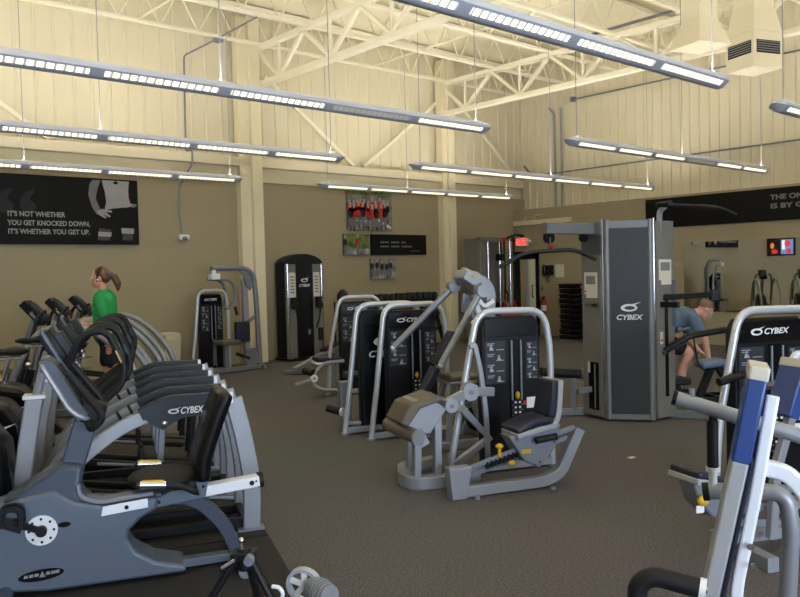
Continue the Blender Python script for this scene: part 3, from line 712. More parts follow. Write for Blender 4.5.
# ------------------------------------------------------------------ arc trainers
def arc_trainer(loc, label, group, sw=0.0):
    t = thing('arc_trainer', label, 'cardio machine', loc, ANG, group)
    wd = .40
    for y, near in ((0, 1), (wd, 0)):
        ar = P('side_arch', 'silver', t, ('bar', [(-.6, y, .80), (-.78, y, .735), (-1.02, y, .565), (-1.2, y, .38), (-1.36, y, .1), (-1.38, y, .02)], .06, .085, .25))
        if not near: P('arch_band', 'black_plastic', ar, *[('bar', [(-.7 - d, y, .768 - d * .5), (-.718 - d, y, .76 - d * .52)], .064, .09) for d in (0, .07)])
        lg = P('rear_leg', 'silver', t, ('bar', [(0, y, .0), (.015, y, .3), (-.03, y, .6), (-.09, y, .86)], .055, .11, .4))
        P('foot_pad', 'silver_dark', lg, ('bx', -.09, .08, y - .045, y + .045, 0, .015))
        rl = P('side_rail', 'rail_grey', t, ('bar', [(-.12, y, .87), (-.5, y, .872), (-.66, y, .80)], .07, .075, .06)); P('rail_tip', 'white_metal', rl, ('bx', -.122, -.095, y - .03, y + .03, .836, .904))
        yy = y - .038 if near else y + .03
        sp = P('side_plate', 'rail_grey', t, ('prism', [(-.16, .86), (-.52, .86), (-.66, .80), (-.6, .74), (-.53, .70), (-.48, .735), (-.4, .77), (-.32, .775), (-.24, .745), (-.18, .72)], yy, yy + .008))
        P('bolt', 'chrome', sp, *[('ell', (x, yy - .002 if near else yy + .01, z), (.018, .008, .018)) for x, z in ((-.52, .74), (-.25, .765))])
        if near: logo('logo', 'white_print', sp, (-.5, yy - .003, .795), .22, h=.046)
        P('link_arm', 'silver_dark', t, ('bar', [(-.53, y + .02, .74), (-.55, y + .02, .5), (-.5, y + .02, .25)], .02, .04))
    for y in (.09, .31):
        P('step_arm', 'black_plastic', t, ('bar', [(-.25, y, .8), (-.3, y, .3)], .025, .045), ('bar', [(-1.1, y, .35), (-.3, y, .22)], .05, .04))
        P('foot_step', 'black_rubber', t, ('box', (-.45, y, .26), (.38, .15, .03), (0, R(8), 0)), ('box', (-.65, y, .33), (.03, .15, .12), (0, R(8), 0)), bev=.008)
    P('base_frame', 'black_plastic', t, ('bar', [(-1.5, .04, .045), (-.02, .04, .045)], .05, .06), ('bar', [(-1.5, .36, .045), (-.02, .36, .045)], .05, .06), ('bar', [(-.75, 0, .05), (-.75, .4, .05)], .05, .05, {'side': Z3}), ('bar', [(-.03, 0, .05), (-.03, .4, .05)], .05, .05, {'side': Z3}))
    for k in range(4):
        P('return_spring', 'silver_dark', t, ('tube', [(-.1, .06 + k * .09, .2), (-.95, .06 + k * .09, .32)], .012, 0, 6)) if k in (0, 3) else None
    sd = P('flywheel_shroud', 'black_gloss', t, ('prism', [(-2.0, .1), (-1.97, .5), (-1.88, .74), (-1.7, .84), (-1.52, .8), (-1.42, .66), (-1.4, .45), (-1.42, .1), (-1.6, .03), (-1.85, .03)], 0, .4), bev=.04, smooth=50)
    q = swoosh((-1.68, -.003, .56), .36); q.build('logo', 'white_print', sd, smooth=0)
    ms = P('mast', 'silver', t, ('bar', [(-1.4, .2, .1), (-1.34, .2, .55), (-1.27, .2, .93)], .11, .1, .2), bev=.006)
    P('mast_tube', 'silver', t, ('tube', [(-1.27, .2, .9), (-1.22, .2, 1.1), (-1.19, .2, 1.2)], .028)); P('mast_collar', 'white_metal', ms, ('box', (-1.27, .2, .935), (.13, .13, .025)), bev=.004)
    c = P('console', 'black_plastic', t, ('bar', [(-1.2, .2, 1.33), (-1.06, .2, 1.08)], .26, .085), bev=.03, smooth=50)
    P('display', 'rail_grey', c, ('bar', [(-1.135, .2, 1.315), (-1.04, .2, 1.15)], .2, .07), bev=.01)
    P('console_rim', 'bike_grey', c, ('tube', [(-1.2, .12, 1.35), (-1.21, .07, 1.34), (-1.07, .065, 1.08), (-1.05, .12, 1.06)], .014, .05))
    P('fixed_handle', 'chrome', t, ('tube', [(-1.2, .2, 1.12), (-1.08, .2, 1.1), (-1.05, .2, 1.0)], .014, .04), ('ell', (-1.04, .2, 1.12), .025), ('bar', [(-1.13, .13, 1.0), (-1.0, .27, 1.0)], .03, .015))
    for y in (-.03, .43):
        q = sw + (.04 if y > 0 else 0)
        a = P('moving_arm', 'black_rubber', t, ('tube', [(-1.06, y + .03, 1.14), (-.98 + q, y, 1.32), (-.84 + q, y, 1.34), (-.74 + q, y, 1.12), (-.76 + q, y, 1.0), (-.92 + q, y, .86), (-1.06, y, .7), (-1.08, y, .4)], .022, .12))
        P('pulse_grip', 'rail_grey', a, ('cyl', (-.785 + q, y - .008, 1.21), (-.762 + q, y - .008, 1.15), .0222))
        if y < 0 and sw == 0: P('grip_band', 'yellow', a, ('box', (-.775 + q, y - .03, 1.175), (.008, .01, .08), (0, R(-22), 0)))
    return t
M1 = (2.63, 4.5, .008)
def row(o, dx, dy, k): return (o[0] + dx * k, o[1] + dy * k, o[2])
dvx, dvy = -math.sin(ANG), math.cos(ANG)
ga = 'arc trainers in the near row'
arc_trainer(M1, 'silver arched cardio trainer with logo side plate showing, directly behind the recumbent bike', ga)
arc_trainer(row(M1, dvx * .87, dvy * .87, 1), 'silver arched cardio trainer, second in the row behind the recumbent bike', ga, .03)
arc_trainer(row(M1, dvx * .87, dvy * .87, 2), 'silver arched cardio trainer, third in the row, next to the woman in green', ga, .06)

# ------------------------------------------------------------------ far row of tube-arched trainers
A2 = R(-35)
def tube_trainer(loc, label, group):
    t = thing('elliptical_trainer', label, 'cardio machine', loc, A2, group)
    for y in (-.3, .3):
        P('arch_tube', 'silver', t, ('tube', [(-1.0, y, .12), (-.9, y, .6), (-.6, y, 1.1), (-.1, y, 1.13), (.25, y, .88), (.5, y, .55), (.6, y, .25), (.62, y, .02)], .04, .3, 12))
        P('foot_step', 'black_rubber', t, ('box', (0 - y * .3, y * .45, .17), (.42, .16, .03)), ('bar', [(-.9, y * .45, .3), (.2, y * .45, .14)], .05, .04), bev=.006)
        P('moving_arm', 'black_rubber', t, ('tube', [(-.85, y * .9, .4), (-.72, y * .9, .9), (-.62, y * .8, 1.25), (-.55, y * .55, 1.3)], .02, .1))
    P('base_frame', 'silver_dark', t, ('bar', [(-1.25, 0, .06), (.6, 0, .06)], .09, .08), ('bar', [(.58, -.34, .04), (.58, .34, .04)], .06, .06, {'side': Z3}), ('bar', [(-1.1, -.3, .04), (-1.1, .3, .04)], .06, .06, {'side': Z3}))
    P('drive_housing', 'rail_grey', t, ('prism', [(-1.35, .1), (-1.33, .45), (-1.1, .62), (-.85, .5), (-.75, .15)], -.13, .13), bev=.03)
    P('mast', 'silver_dark', t, ('bar', [(-1.0, 0, .5), (-.72, 0, 1.2)], .09, .08))
    c = P('console', 'black_plastic', t, ('bar', [(-.84, 0, 1.4), (-.62, 0, 1.15)], .24, .09), bev=.02)
    P('display', 'rail_grey', c, ('bar', [(-.78, 0, 1.38), (-.6, 0, 1.2)], .18, .07), bev=.01)
    P('grab_bar', 'silver_dark', t, ('tube', [(-.62, -.25, 1.2), (-.72, -.2, 1.28), (-.72, .2, 1.28), (-.62, .25, 1.2)], .016, .06))
    return t
gf = 'tube-arched trainers in the far row'
f1 = tube_trainer((3.6, 9.6, 0), 'tube-arched elliptical trainer with the woman in green on it', gf)
dup(f1, (4.2, 10.6, 0), None, 'tube-arched elliptical trainer just beyond the woman in green')
dup(f1, (4.85, 11.62, 0), None, 'tube-arched elliptical trainer next to the waste bin, last of its row')

# ------------------------------------------------------------------ spin bikes
def spin_bike(loc, rz, label, group):
    t = thing('spin_bike', label, 'exercise bike', loc, rz, group)
    P('base_frame', 'silver_dark', t, ('bar', [(-.5, -.25, .05), (-.5, .25, .05)], .06, .06, {'side': Z3}), ('bar', [(.5, -.25, .05), (.5, .25, .05)], .06, .06, {'side': Z3}), ('bar', [(-.5, 0, .06), (.5, 0, .06)], .07, .06))
    P('main_frame', 'black_plastic', t, ('bar', [(.48, 0, .08), (.12, 0, .45), (-.35, 0, .7), (-.42, 0, .85)], .07, .08, .1), ('bar', [(.1, 0, .4), (.22, 0, .75)], .06, .07), ('bar', [(-.35, 0, .66), (-.45, 0, .1)], .05, .06))
    w = P('flywheel', 'silver_dark', t, ('ring', (-.38, 0, .36), (0, 1, 0), .25, .05, .03)); P('wheel_guard', 'yellow', w, ('ring', (-.38, 0, .36), (0, 1, 0), .262, .252, .036)); P('hub', 'chrome', w, ('cyl', (-.38, -.05, .36), (-.38, .05, .36), .05))
    P('seat_post', 'chrome', t, ('tube', [(.21, 0, .72), (.27, 0, .98)], .022)); P('saddle_slider', 'chrome', t, ('bar', [(.17, 0, .99), (.38, 0, .99)], .04, .03)); P('saddle_knob', 'chrome', t, ('ell', (.2, -.04, .8), .03))
    P('saddle', 'black_rubber', t, ('ell', (.33, 0, 1.05), (.12, .1, .04)), ('ell', (.2, 0, 1.045), (.14, .045, .032)))
    P('handlebar_post', 'chrome', t, ('tube', [(-.41, 0, .82), (-.46, 0, 1.02)], .022)); P('handlebar', 'black_rubber', t, ('tube', [(-.62, -.12, 1.1), (-.46, -.2, 1.05), (-.44, 0, 1.04), (-.46, .2, 1.05), (-.62, .12, 1.1)], .017, .06))
    P('crank', 'chrome', t, ('ring', (.08, -.05, .36), (0, 1, 0), .1, .08, .012), ('bar', [(.08, -.09, .36), (.2, -.1, .26)], .02, .03), ('bar', [(.08, .09, .36), (-.04, .1, .46)], .02, .03), ('cyl', (.08, -.09, .36), (.08, .09, .36), .03))
    P('pedal', 'black_plastic', t, ('box', (.2, -.16, .26), (.1, .09, .03))); P('pedal', 'black_plastic', t, ('box', (-.04, .16, .46), (.1, .09, .03)))
    P('chain_guard', 'black_gloss', t, ('prism', [(.2, .36), (.15, .46), (-.35, .44), (-.42, .36), (-.35, .28), (.12, .26)], -.06, -.04), bev=.006)
    P('bottle_cage', 'yellow', t, ('cyl', (-.1, 0, .62), (-.13, 0, .74), .035))
    return t
gs = 'spin bikes beyond the arc trainers'
s1 = spin_bike((1.75, 7.55, 0), R(-30), 'chrome and black spin bike beside the arc trainers, in front of the other two', gs)
dup(s1, (2.35, 8.75, 0), R(-34), 'chrome and black spin bike standing beside the elliptical with the woman in green', gs)
dup(s1, (1.55, 9.5, 0), R(-32), 'chrome and black spin bike at the back, nearer the slogan poster', gs)

# ------------------------------------------------------------------ folding stand and wheel in the foreground
t = thing('folding_stand', 'black folding stand with silver knobs at the bottom edge in front of the bike', 'stand', (1.6, 2.8, 0), R(-40))
top = (0, 0, .55)
for k, e in enumerate(((-.36, -.05), (.3, -.12), (.05, .3))):
    l = P('leg', 'black_plastic', t, ('tube', [(e[0] * .06, e[1] * .06, .54), (e[0], e[1], .015)], .017), ('tube', [(e[0] * .5, e[1] * .5, .28), (e[0], e[1], .015)], .02))
    P('leg_clamp', 'black_rubber', l, ('cyl', (e[0] * .44, e[1] * .44, .31), (e[0] * .54, e[1] * .54, .26), .026)); P('leg_tip', 'black_rubber', l, ('ell', (e[0], e[1], .018), .024))
P('collar', 'black_plastic', t, ('cyl', (0, 0, .47), (0, 0, .56), .03), ('box', (0, 0, .53), (.1, .08, .04)), bev=.008)
P('knob', 'silver_dark', t, ('cyl', (.03, -.05, .535), (.03, -.08, .53), .02)); P('pull_pin', 'chrome', t, ('cyl', (-.01, 0, .56), (-.01, 0, .585), .008), ('ell', (-.01, 0, .59), .012))
P('lever', 'black_plastic', t, ('tube', [(-.02, -.04, .53), (-.09, -.05, .49)], .012)); P('lever_face', 'chrome', t, ('bar', [(-.03, -.055, .53), (-.08, -.063, .502)], .004, .012))
P('strap_buckle', 'white_metal', t, ('tube', [(.12, -.08, .43), (.15, -.09, .43), (.165, -.09, .40), (.145, -.08, .37)], .008, .02))
t = thing('exercise_wheel', 'clear spoked exercise wheel with ribbed silver grip on the carpet at the bottom edge', 'exercise wheel', (2.22, 3.3, 0), R(-40))
w = P('wheel', 'clear_plastic', t, ('ring', (0, 0, .092), (.3, 1, .15), .092, .075, .035, 32))
P('spokes', 'white_print', w, *[('bar', [(.0, 0, .092), (.08 * math.cos(a), -.3 * .08 * math.cos(a) - .15 * .08 * math.sin(a), .092 + .08 * math.sin(a))], .02, .03) for a in [i * 2 * PI / 5 + .3 for i in range(5)]])
b = MB()
for i in range(8): b.ring((.05 + i * .012, -.03 - i * .016, .088), (.6, -.8, 0), .066 - .003 * abs(i - 3), .0, .011, 20)
b.build('ribbed_grip', 'silver', t)
# ------------------------------------------------------------------ weight-stack machines
def hoop(t, pts, y, r=.028):
    h = P('hoop_frame', 'hoop_silver', t, ('tube', [(p[0], y, p[1]) for p in pts], r, .14, 12))
    P('foot_plate', 'silver_dark', h, *[('cyl', (p[0], y, 0), (p[0], y, .018), .05) for p in (pts[0], pts[-1])])
    return h

def placard(t, x0, x1, z0, z1, y, n=4):
    p = P('instruction_placard', 'placard', t, ('bx', x0, x1, y - .004, y, z0, z1), smooth=0)
    h = (z1 - z0) / n; w = x1 - x0; b = MB()
    for i in range(n):
        z = z1 - h * (i + .15)
        b.bx(x0 + w * .1, x0 + w * .45, y - .006, y - .004, z - h * .12, z - h * .05)
        b.bx(x0 + w * .1, x0 + w * .38, y - .006, y - .004, z - h * .28, z - h * .22)
        # small exercise figure: body, head, seat
        cx = x0 + w * (.68 if i % 2 else .3); cz = z - h * .48
        b.prism([(cx - w * .1, cz - h * .22), (cx + w * .12, cz - h * .22), (cx + w * .1, cz - h * .1), (cx + w * .02, cz + h * .14), (cx - w * .06, cz + h * .12)], y - .0062, y - .004)
        b.prism([(cx + w * .06 * math.cos(a * PI / 4), cz + h * .24 + h * .07 * math.sin(a * PI / 4)) for a in range(8)], y - .0062, y - .004)
        b.bx(x0 + w * .55, x0 + w * .92, y - .006, y - .004, z - h * .7, z - h * .64)
    b.build('placard_print', 'placard_ink', p, smooth=0)
    return p

def tower(t, x0, w, y, logo_side=True, back=False, dep=.1, z1=1.27, hp=None, pin=True, mark=True):
    # black shroud with rounded shoulders, a slot with the weight stack, hoop tube round it
    sh = [(x0 + .0, .04), (x0 + w, .04), (x0 + w, z1 - .08), (x0 + w - .05, z1), (x0 + .05, z1), (x0, z1 - .08)]
    s = P('shroud', 'black_plastic', t, ('prism', sh, y, y + dep), bev=.012)
    P('stack_cover', 'black_plastic', t, ('bx', x0 + w * .45, x0 + w - .03, y + dep, y + dep + .16, .06, z1 - .08), bev=.01)
    hoop(t, hp or [(x0 - .19, 0), (x0 - .11, .58), (x0 - .02, z1 + .06), (x0 + w + .05, z1 + .06), (x0 + w + .1, 1.0), (x0 + w + .09, 0)], y - .02)
    P('base_bar', 'silver', t, ('bar', [(x0 - .17, y - .02, .045), (x0 + w + .08, y - .02, .045)], .05, .06))
    if back:
        P('back_panel', 'black_gloss', s, ('bx', x0 + .05, x0 + w - .05, y - .006, y, .12, z1 - .14), bev=.004)
        logo('logo', 'white_print', s, (x0 + w * .15, y - .009, .78), .34, side=False, h=.075)
        return s
    P('header_panel', 'black_gloss', s, ('bx', x0 + .03, x0 + w - .03, y - .006, y, z1 - .17, z1 - .02), bev=.004)
    if mark: logo('logo', 'white_print', s, (x0 + w * .2, y - .009, z1 - .115), w * .56, h=.046)
    P('stack_slot', 'black_gloss', t, ('bx', x0 + w * .46, x0 + w * .7, y - .004, y, .08, z1 - .19))
    P('guide_rod', 'silver_dark', t, ('cyl', (x0 + w * .5, y - .012, .1), (x0 + w * .5, y - .012, z1 - .2), .009)); P('guide_rod', 'silver_dark', t, ('cyl', (x0 + w * .66, y - .012, .1), (x0 + w * .66, y - .012, z1 - .2), .009))
    st = P('weight_stack', 'black_plastic', t, *[('bx', x0 + w * .48, x0 + w * .68, y - .022, y - .005, .12 + k * .042, .156 + k * .042) for k in range(11)])
    P('weight_numbers', 'white_print', st, *[('bx', x0 + w * d, x0 + w * (d + .035), y - .024, y - .022, .13 + k * .042, .146 + k * .042) for k in range(11) for d in (.525, .6)])
    if pin: P('selector_pin', 'yellow', st, ('ell', (x0 + w * .56, y - .045, .62), (.02, .02, .032)), ('cyl', (x0 + w * .57, y - .02, .6), (x0 + w * .57, y - .045, .61), .014))
    placard(t, x0 + .03, x0 + w * .4, .72, z1 - .2, y)
    placard(t, x0 + w * .76, x0 + w - .02, .74, z1 - .22, y, 5)
    return s

def warning_tag(t, x, y, z, w=.14, h=.09):
    p = P('warning_label', 'sticker_white', t, ('bx', x, x + w, y - .004, y, z, z + h), smooth=0); P('red_stripe', 'red', p, ('bx', x - w * .35, x, y - .004, y, z + h * .35, z + h * .7), smooth=0)

# leg press in the middle of the floor
t = thing('leg_press', 'silver seated leg press with navy seat on a sloped rail, centre of the floor', 'weight machine', (4.74, 3.77, 0), ANG)
tower(t, -.23, .53, .58, mark=False, hp=[(-.55, 0), (-.43, .6), (-.27, 1.32), (.33, 1.31), (.39, 1.0), (.39, 0)])
warning_tag(t, .17, .575, .5)
f = P('rail_base', 'silver', t, ('bar', [(-.69, 0, .22), (-.69, 0, .05), (-.6, 0, .045), (.0, 0, .05), (.13, 0, .1), (.3, 0, .42)], .08, .08, .16), bev=.004)
P('upright_plate', 'silver', f, ('prism', [(-.78, .0), (-.66, .0), (-.62, .23), (-.8, .23)], -.05, .05), bev=.006)
P('floor_bolt', 'silver_dark', f, *[('cyl', (x, -.08, 0), (x, -.08, .02), .022) for x in (-.6, .02)])
for k, (zz, yy) in enumerate(((0, -.03), (-.085, .04))):
    P('guide_rail', 'silver_dark', t, ('bar', [(-.7, yy, .2 + zz), (.24, yy, .44 + zz)], .03, .035)); 
P('rail_ladder', 'black_plastic', t, ('bar', [(-.5, -.02, .22), (-.2, -.02, .295)], .04, .05), *[('box', (-.5 + k * .035, -.045, .225 + k * .0088), (.012, .02, .05)) for k in range(9)])
P('selector_knob', 'yellow', t, ('ell', (-.4, -.05, .36), (.03, .03, .02)), ('cyl', (-.4, -.05, .28), (-.4, -.05, .36), .012)); P('selector_knob', 'yellow', t, ('ell', (-.31, -.07, .23), (.03, .02, .02)))
P('carriage_plate', 'silver_dark', t, ('prism', [(-.34, .43), (.1, .49), (.03, .3), (-.09, .17), (-.22, .24)], -.09, .07), bev=.012)
P('label', 'yellow', t, ('bx', -.24, -.16, -.093, -.09, .31, .325), ('bx', -.24, -.16, -.093, -.09, .295, .308)); 
P('carriage_bolt', 'chrome', t, *[('cyl', (x, -.09, z), (x, -.098, z), .01) for x, z in ((-.28, .40), (-.09, .22), (.03, .36), (-.13, .2))])
st = P('seat', 'navy_vinyl', t, ('sweep', fil([(-.29, 0, .46), (-.2, 0, .5), (-.1, 0, .53), (.0, 0, .525)], .08), [(-.13, -.02), (-.11, -.035), (.11, -.035), (.13, -.02), (.13, .02), (.11, .03), (-.11, .03), (-.13, .02)], (0, 1, 0)), bev=.012)
P('seat_shell', 'shell_grey', st, ('bar', [(-.29, 0, .43), (-.18, 0, .455), (.04, 0, .49)], .27, .04, .1), bev=.015)
bk = P('backrest', 'navy_vinyl', t, ('sweep', [(.0, 0, .55), (.025, 0, .68), (.04, 0, .82)], [(-.12, -.03), (-.09, -.045), (.09, -.045), (.12, -.03), (.12, .03), (-.12, .03)], (0, 1, 0)), bev=.015)
P('back_shell', 'shell_grey', bk, ('bar', [(.02, 0, .48), (.065, 0, .56), (.085, 0, .82)], .25, .045, .05), bev=.015)
for y in (-.13, .15):
    P('hand_grip', 'black_rubber', t, ('cyl', (-.14, y, .39), (.02, y, .405), .024), ('cyl', (.02, y, .405), (.03, y, .405), .027))
# foot platform on its own base
P('front_base', 'silver', t, ('bar', [(-.5, .9, .05), (-.85, .82, .05), (-.95, .5, .05), (-.92, .34, .05), (-.7, .3, .05), (-.4, .34, .05)], .1, .1, .14, {'side': Z3}), bev=.006)
for x, y in ((-.9, .36), (-.74, .34), (-.86, .62)):
    P('upright_post', 'silver', t, ('bar', [(x, y, .06), (x + .01, y, .62 if x > -.85 else .45)], .07, .06), bev=.004)
P('pivot_housing', 'silver', t, ('prism', [(-1.02, .52), (-.93, .42), (-.8, .42), (-.66, .6), (-.74, .66), (-.92, .69)], .3, .56), bev=.012)
P('foot_platform', 'brown_pad', t, ('prism', [(-1.06, .53), (-.98, .66), (-.76, .72), (-.68, .69), (-.9, .63), (-1.0, .5)], .24, .6), bev=.012)
r = P('bottom_roller', 'brown_pad', t, ('cyl', (-1.04, .6, .47), (-.95, .18, .43), .055, None, 20)); P('roller_cap', 'silver', r, ('cyl', (-.95, .18, .43), (-.945, .16, .428), .06, None, 20), ('box', (-.92, .19, .42), (.08, .025, .12), (0, R(-25), R(-10))))
hb = P('pivot_hub', 'silver', t, ('cyl', (-.62, .3, .62), (-.62, .4, .62), .055, None, 20), ('cyl', (-.42, .38, .70), (-.42, .46, .70), .07, None, 20)); P('hub_bolt', 'dim_print', hb, ('cyl', (-.42, .37, .70), (-.42, .38, .70), .02), ('cyl', (-.62, .29, .62), (-.62, .3, .62), .015))
P('linkage_arm', 'silver', t, ('bar', [(-.66, .36, .63), (-.42, .42, .70), (-.2, .45, .68)], .05, .07)); P('linkage_arm', 'silver', t, ('bar', [(-.5, .4, .58), (-.22, .5, .3), (-.5, .55, .1)], .05, .06))
P('bowed_lever', 'silver', t, ('bar', [(-.40, .44, 1.05), (-.36, .44, 1.07), (-.31, .44, .85), (-.27, .44, .5), (-.25, .46, .05)], .035, .042, .1), bev=.004)

# pulldown with the two long arms, behind the leg press
t = thing('pulldown_machine', 'silver pulldown machine with two long lowered arms, behind the leg press', 'weight machine', (5.28, 5.22, 0), ANG)
P('floor_frame', 'silver', t, ('bar', [(-.25, -.1, .045), (.3, -.1, .045), (.45, .2, .045)], .08, .08, .1, {'side': Z3}), ('bar', [(-.15, .5, .045), (.45, .5, .045)], .08, .08, {'side': Z3}), ('bar', [(.4, -.1, .045), (.4, .6, .045)], .08, .08, {'side': Z3}), bev=.004)
P('column', 'silver', t, ('bar', [(.36, .1, .05), (.37, .1, .9), (.41, .1, 1.44), (.36, .1, 1.53), (.12, .1, 1.64)], .1, .1, .12), bev=.006)
hd = P('head_box', 'silver', t, ('prism', [(.08, 1.58), (.12, 1.66), (.24, 1.64), (.36, 1.54), (.30, 1.44), (.2, 1.5)], -.02, .24), bev=.012); P('label', 'yellow', hd, ('box', (.2, -.03, 1.6), (.06, .01, .018), (0, R(20), 0)))
P('guide_plate', 'silver_dark', t, ('prism', [(.08, 1.26), (.2, 1.2), (.34, 1.3), (.3, 1.36), (.22, 1.3), (.16, 1.42), (.1, 1.44)], .02, .06), bev=.006)
P('curved_bracket', 'white_metal', t, ('bar', [(.22, .0, 1.52), (.23, .0, 1.4), (.3, .0, 1.3), (.4, .0, 1.36)], .04, .04, .05)); P('curved_bracket', 'white_metal', t, ('bar', [(.2, .0, 1.42), (.25, .0, 1.22), (.18, .0, 1.14)], .04, .05, .04))
for y, a, b, mm in ((.3, (.12, 1.5), (-.51, .94), 'silver_dark'), (-.12, (.22, 1.46), (-.2, .80), 'silver')):
    m = P('press_arm', mm, t, ('tube', [(a[0], y, a[1]), (b[0], y, b[1])], .032, 0, 12)); P('arm_cap', 'white_metal', m, ('ell', (b[0], y, b[1]), .028)); P('arm_pivot', 'silver', m, ('cyl', (a[0], y - .05, a[1]), (a[0], y + .05, a[1]), .06)); P('arm_link', 'silver_dark', m, ('bar', [(a[0], y, a[1]), (a[0] + .06, y + (.1 - y) * .5, a[1] + .06)], .03, .05))
P('back_pad', 'navy_vinyl', t, ('bar', [(-.02, .02, 1.08), (-.2, .02, .79)], .15, .06), bev=.015)
P('pad_frame', 'silver', t, ('bar', [(.04, .02, 1.1), (-.32, .02, .52)], .05, .05), ('bar', [(-.1, .02, .4), (-.32, .02, .55)], .05, .05))
P('lower_pad', 'navy_vinyl', t, ('bar', [(-.2, .02, .76), (-.34, .02, .52)], .15, .06), bev=.015)
st = P('seat', 'brown_pad', t, ('box', (.03, .0, .66), (.3, .34, .06)), bev=.02); P('seat_rim', 'silver', st, ('box', (.03, 0, .625), (.32, .36, .03)), bev=.01)
for x, xx in ((-.06, -.14), (.1, .2)):
    P('seat_leg', 'silver', t, ('bar', [(x, -.08, .61), (xx, -.1, .06)], .045, .045)); P('seat_leg', 'silver', t, ('bar', [(x, .14, .61), (xx, .3, .06)], .045, .045))
P('cross_brace', 'silver', t, ('bar', [(-.1, .0, .35), (.3, .0, .42)], .05, .06), ('bar', [(.05, .05, .1), (.3, .05, .5)], .05, .05)); P('pulley_wheel', 'black_rubber', t, ('cyl', (.22, -.04, .25), (.22, .04, .25), .12, None, 24)); P('thigh_hub', 'silver', t, ('cyl', (.26, -.1, .45), (.26, .0, .45), .07, None, 20))
P('fork_bracket', 'silver', t, ('prism', [(.25, .08), (.3, .28), (.36, .28), (.42, .08), (.37, .08), (.33, .2), (.3, .08)], -.06, -.02))

# row of three towers left of centre
t = thing('leg_extension', 'black weight tower with two placards beside the pulldown machine, front of three', 'weight machine', (4.93, 6.07, 0), ANG, 'hooped weight towers in a row of three')
tower(t, .18, .54, 0); P('roller_arm', 'silver', t, ('tube', [(.7, .13, .3), (.95, .1, .35), (1.0, -.1, .3)], .03, .1)); P('roller_pad', 'black_rubber', t, ('cyl', (.95, -.12, .3), (1.25, -.12, .3), .05)); P('seat', 'navy_vinyl', t, ('box', (1.25, .2, .5), (.4, .36, .08)), bev=.02); P('seat_post', 'silver', t, ('bar', [(1.25, .2, .02), (1.25, .2, .47)], .1, .1))
P('counter_roller', 'shell_grey', t, ('cyl', (.18, -.06, .26), (.4, -.06, .24), .045), ('tube', [(.2, -.02, .1), (.2, -.06, .26)], .03))
t = thing('leg_curl', 'tower turned away with large white logo on its black back panel, middle of the three', 'weight machine', (4.89, 6.47, 0), ANG, 'hooped weight towers in a row of three')
tower(t, .2, .58, .02, back=True)
P('roller_arm', 'silver', t, ('tube', [(.28, .05, .1), (.07, .06, .1), (.01, .08, .2)], .022, .1)); P('roller_pad', 'black_rubber', t, ('cyl', (-.12, .18, .26), (.0, .08, .23), .04)); P('roller_disc', 'white_metal', t, ('cyl', (.0, .08, .23), (.015, .065, .227), .042))
P('mechanism_case', 'silver_dark', t, ('bx', .06, .18, .3, .45, .1, .5), bev=.012); P('seat', 'navy_vinyl', t, ('box', (.5, .75, .5), (.5, .36, .08)), bev=.02); P('seat_post', 'silver', t, ('bar', [(.5, .75, .02), (.5, .75, .47)], .1, .1))
t = thing('leg_extension', 'weight tower at the back of the three hooped towers, silver foot arm beside it', 'weight machine', (6.35, 8.7, 0), ANG, 'hooped weight towers in a row of three')
tower(t, .17, .53, 0, hp=[(-.02, 0), (.02, .6), (.17, 1.33), (.7, 1.33), (.79, 1.1), (.78, 0)])
P('foot_arm', 'silver', t, ('tube', [(.2, -.1, .08), (-.12, -.1, .1), (-.26, -.1, .18), (-.2, -.1, .36), (-.08, -.1, .46), (.2, -.05, .47)], .028, .1)); d = P('arm_disc', 'white_metal', t, ('cyl', (-.23, -.13, .27), (-.23, -.09, .27), .05, None, 20)); P('disc_hub', 'dim_print', d, ('cyl', (-.23, -.135, .27), (-.23, -.13, .27), .018))
P('foot_bar', 'silver', t, ('bar', [(-.48, -.1, .2), (-.26, -.1, .25)], .06, .035)); P('arm_roller', 'black_rubber', t, ('cyl', (-.32, .05, .36), (-.24, -.12, .34), .05)); P('seat', 'navy_vinyl', t, ('box', (.0, .1, .5), (.34, .3, .07)), bev=.02); P('seat_rim', 'white_metal', t, ('box', (.0, .1, .455), (.36, .3, .03))); P('seat_post', 'silver', t, ('bar', [(.06, .1, .02), (.06, .1, .45)], .08, .08))

# low silver bench rail beyond the towers
t = thing('incline_bench', 'long low silver bench rail on the carpet before the cable cabinet', 'bench', (8.15, 11.5, 0), R(33))
P('bench_rail', 'silver', t, ('bar', [(-1.0, 0, .1), (1.1, 0, .3)], .1, .06), bev=.01); P('pad', 'black_rubber', t, ('bar', [(.3, 0, .275), (1.05, 0, .345)], .14, .04), bev=.01)
P('foot', 'silver_dark', t, ('bar', [(-.95, -.22, .04), (-.95, .22, .04)], .06, .06, {'side': Z3})); P('foot', 'silver_dark', t, ('bar', [(1.0, -.22, .03), (1.0, .22, .03)], .06, .06, {'side': Z3})); P('post', 'silver_dark', t, ('bar', [(1.0, 0, .03), (1.0, 0, .28)], .06, .06))

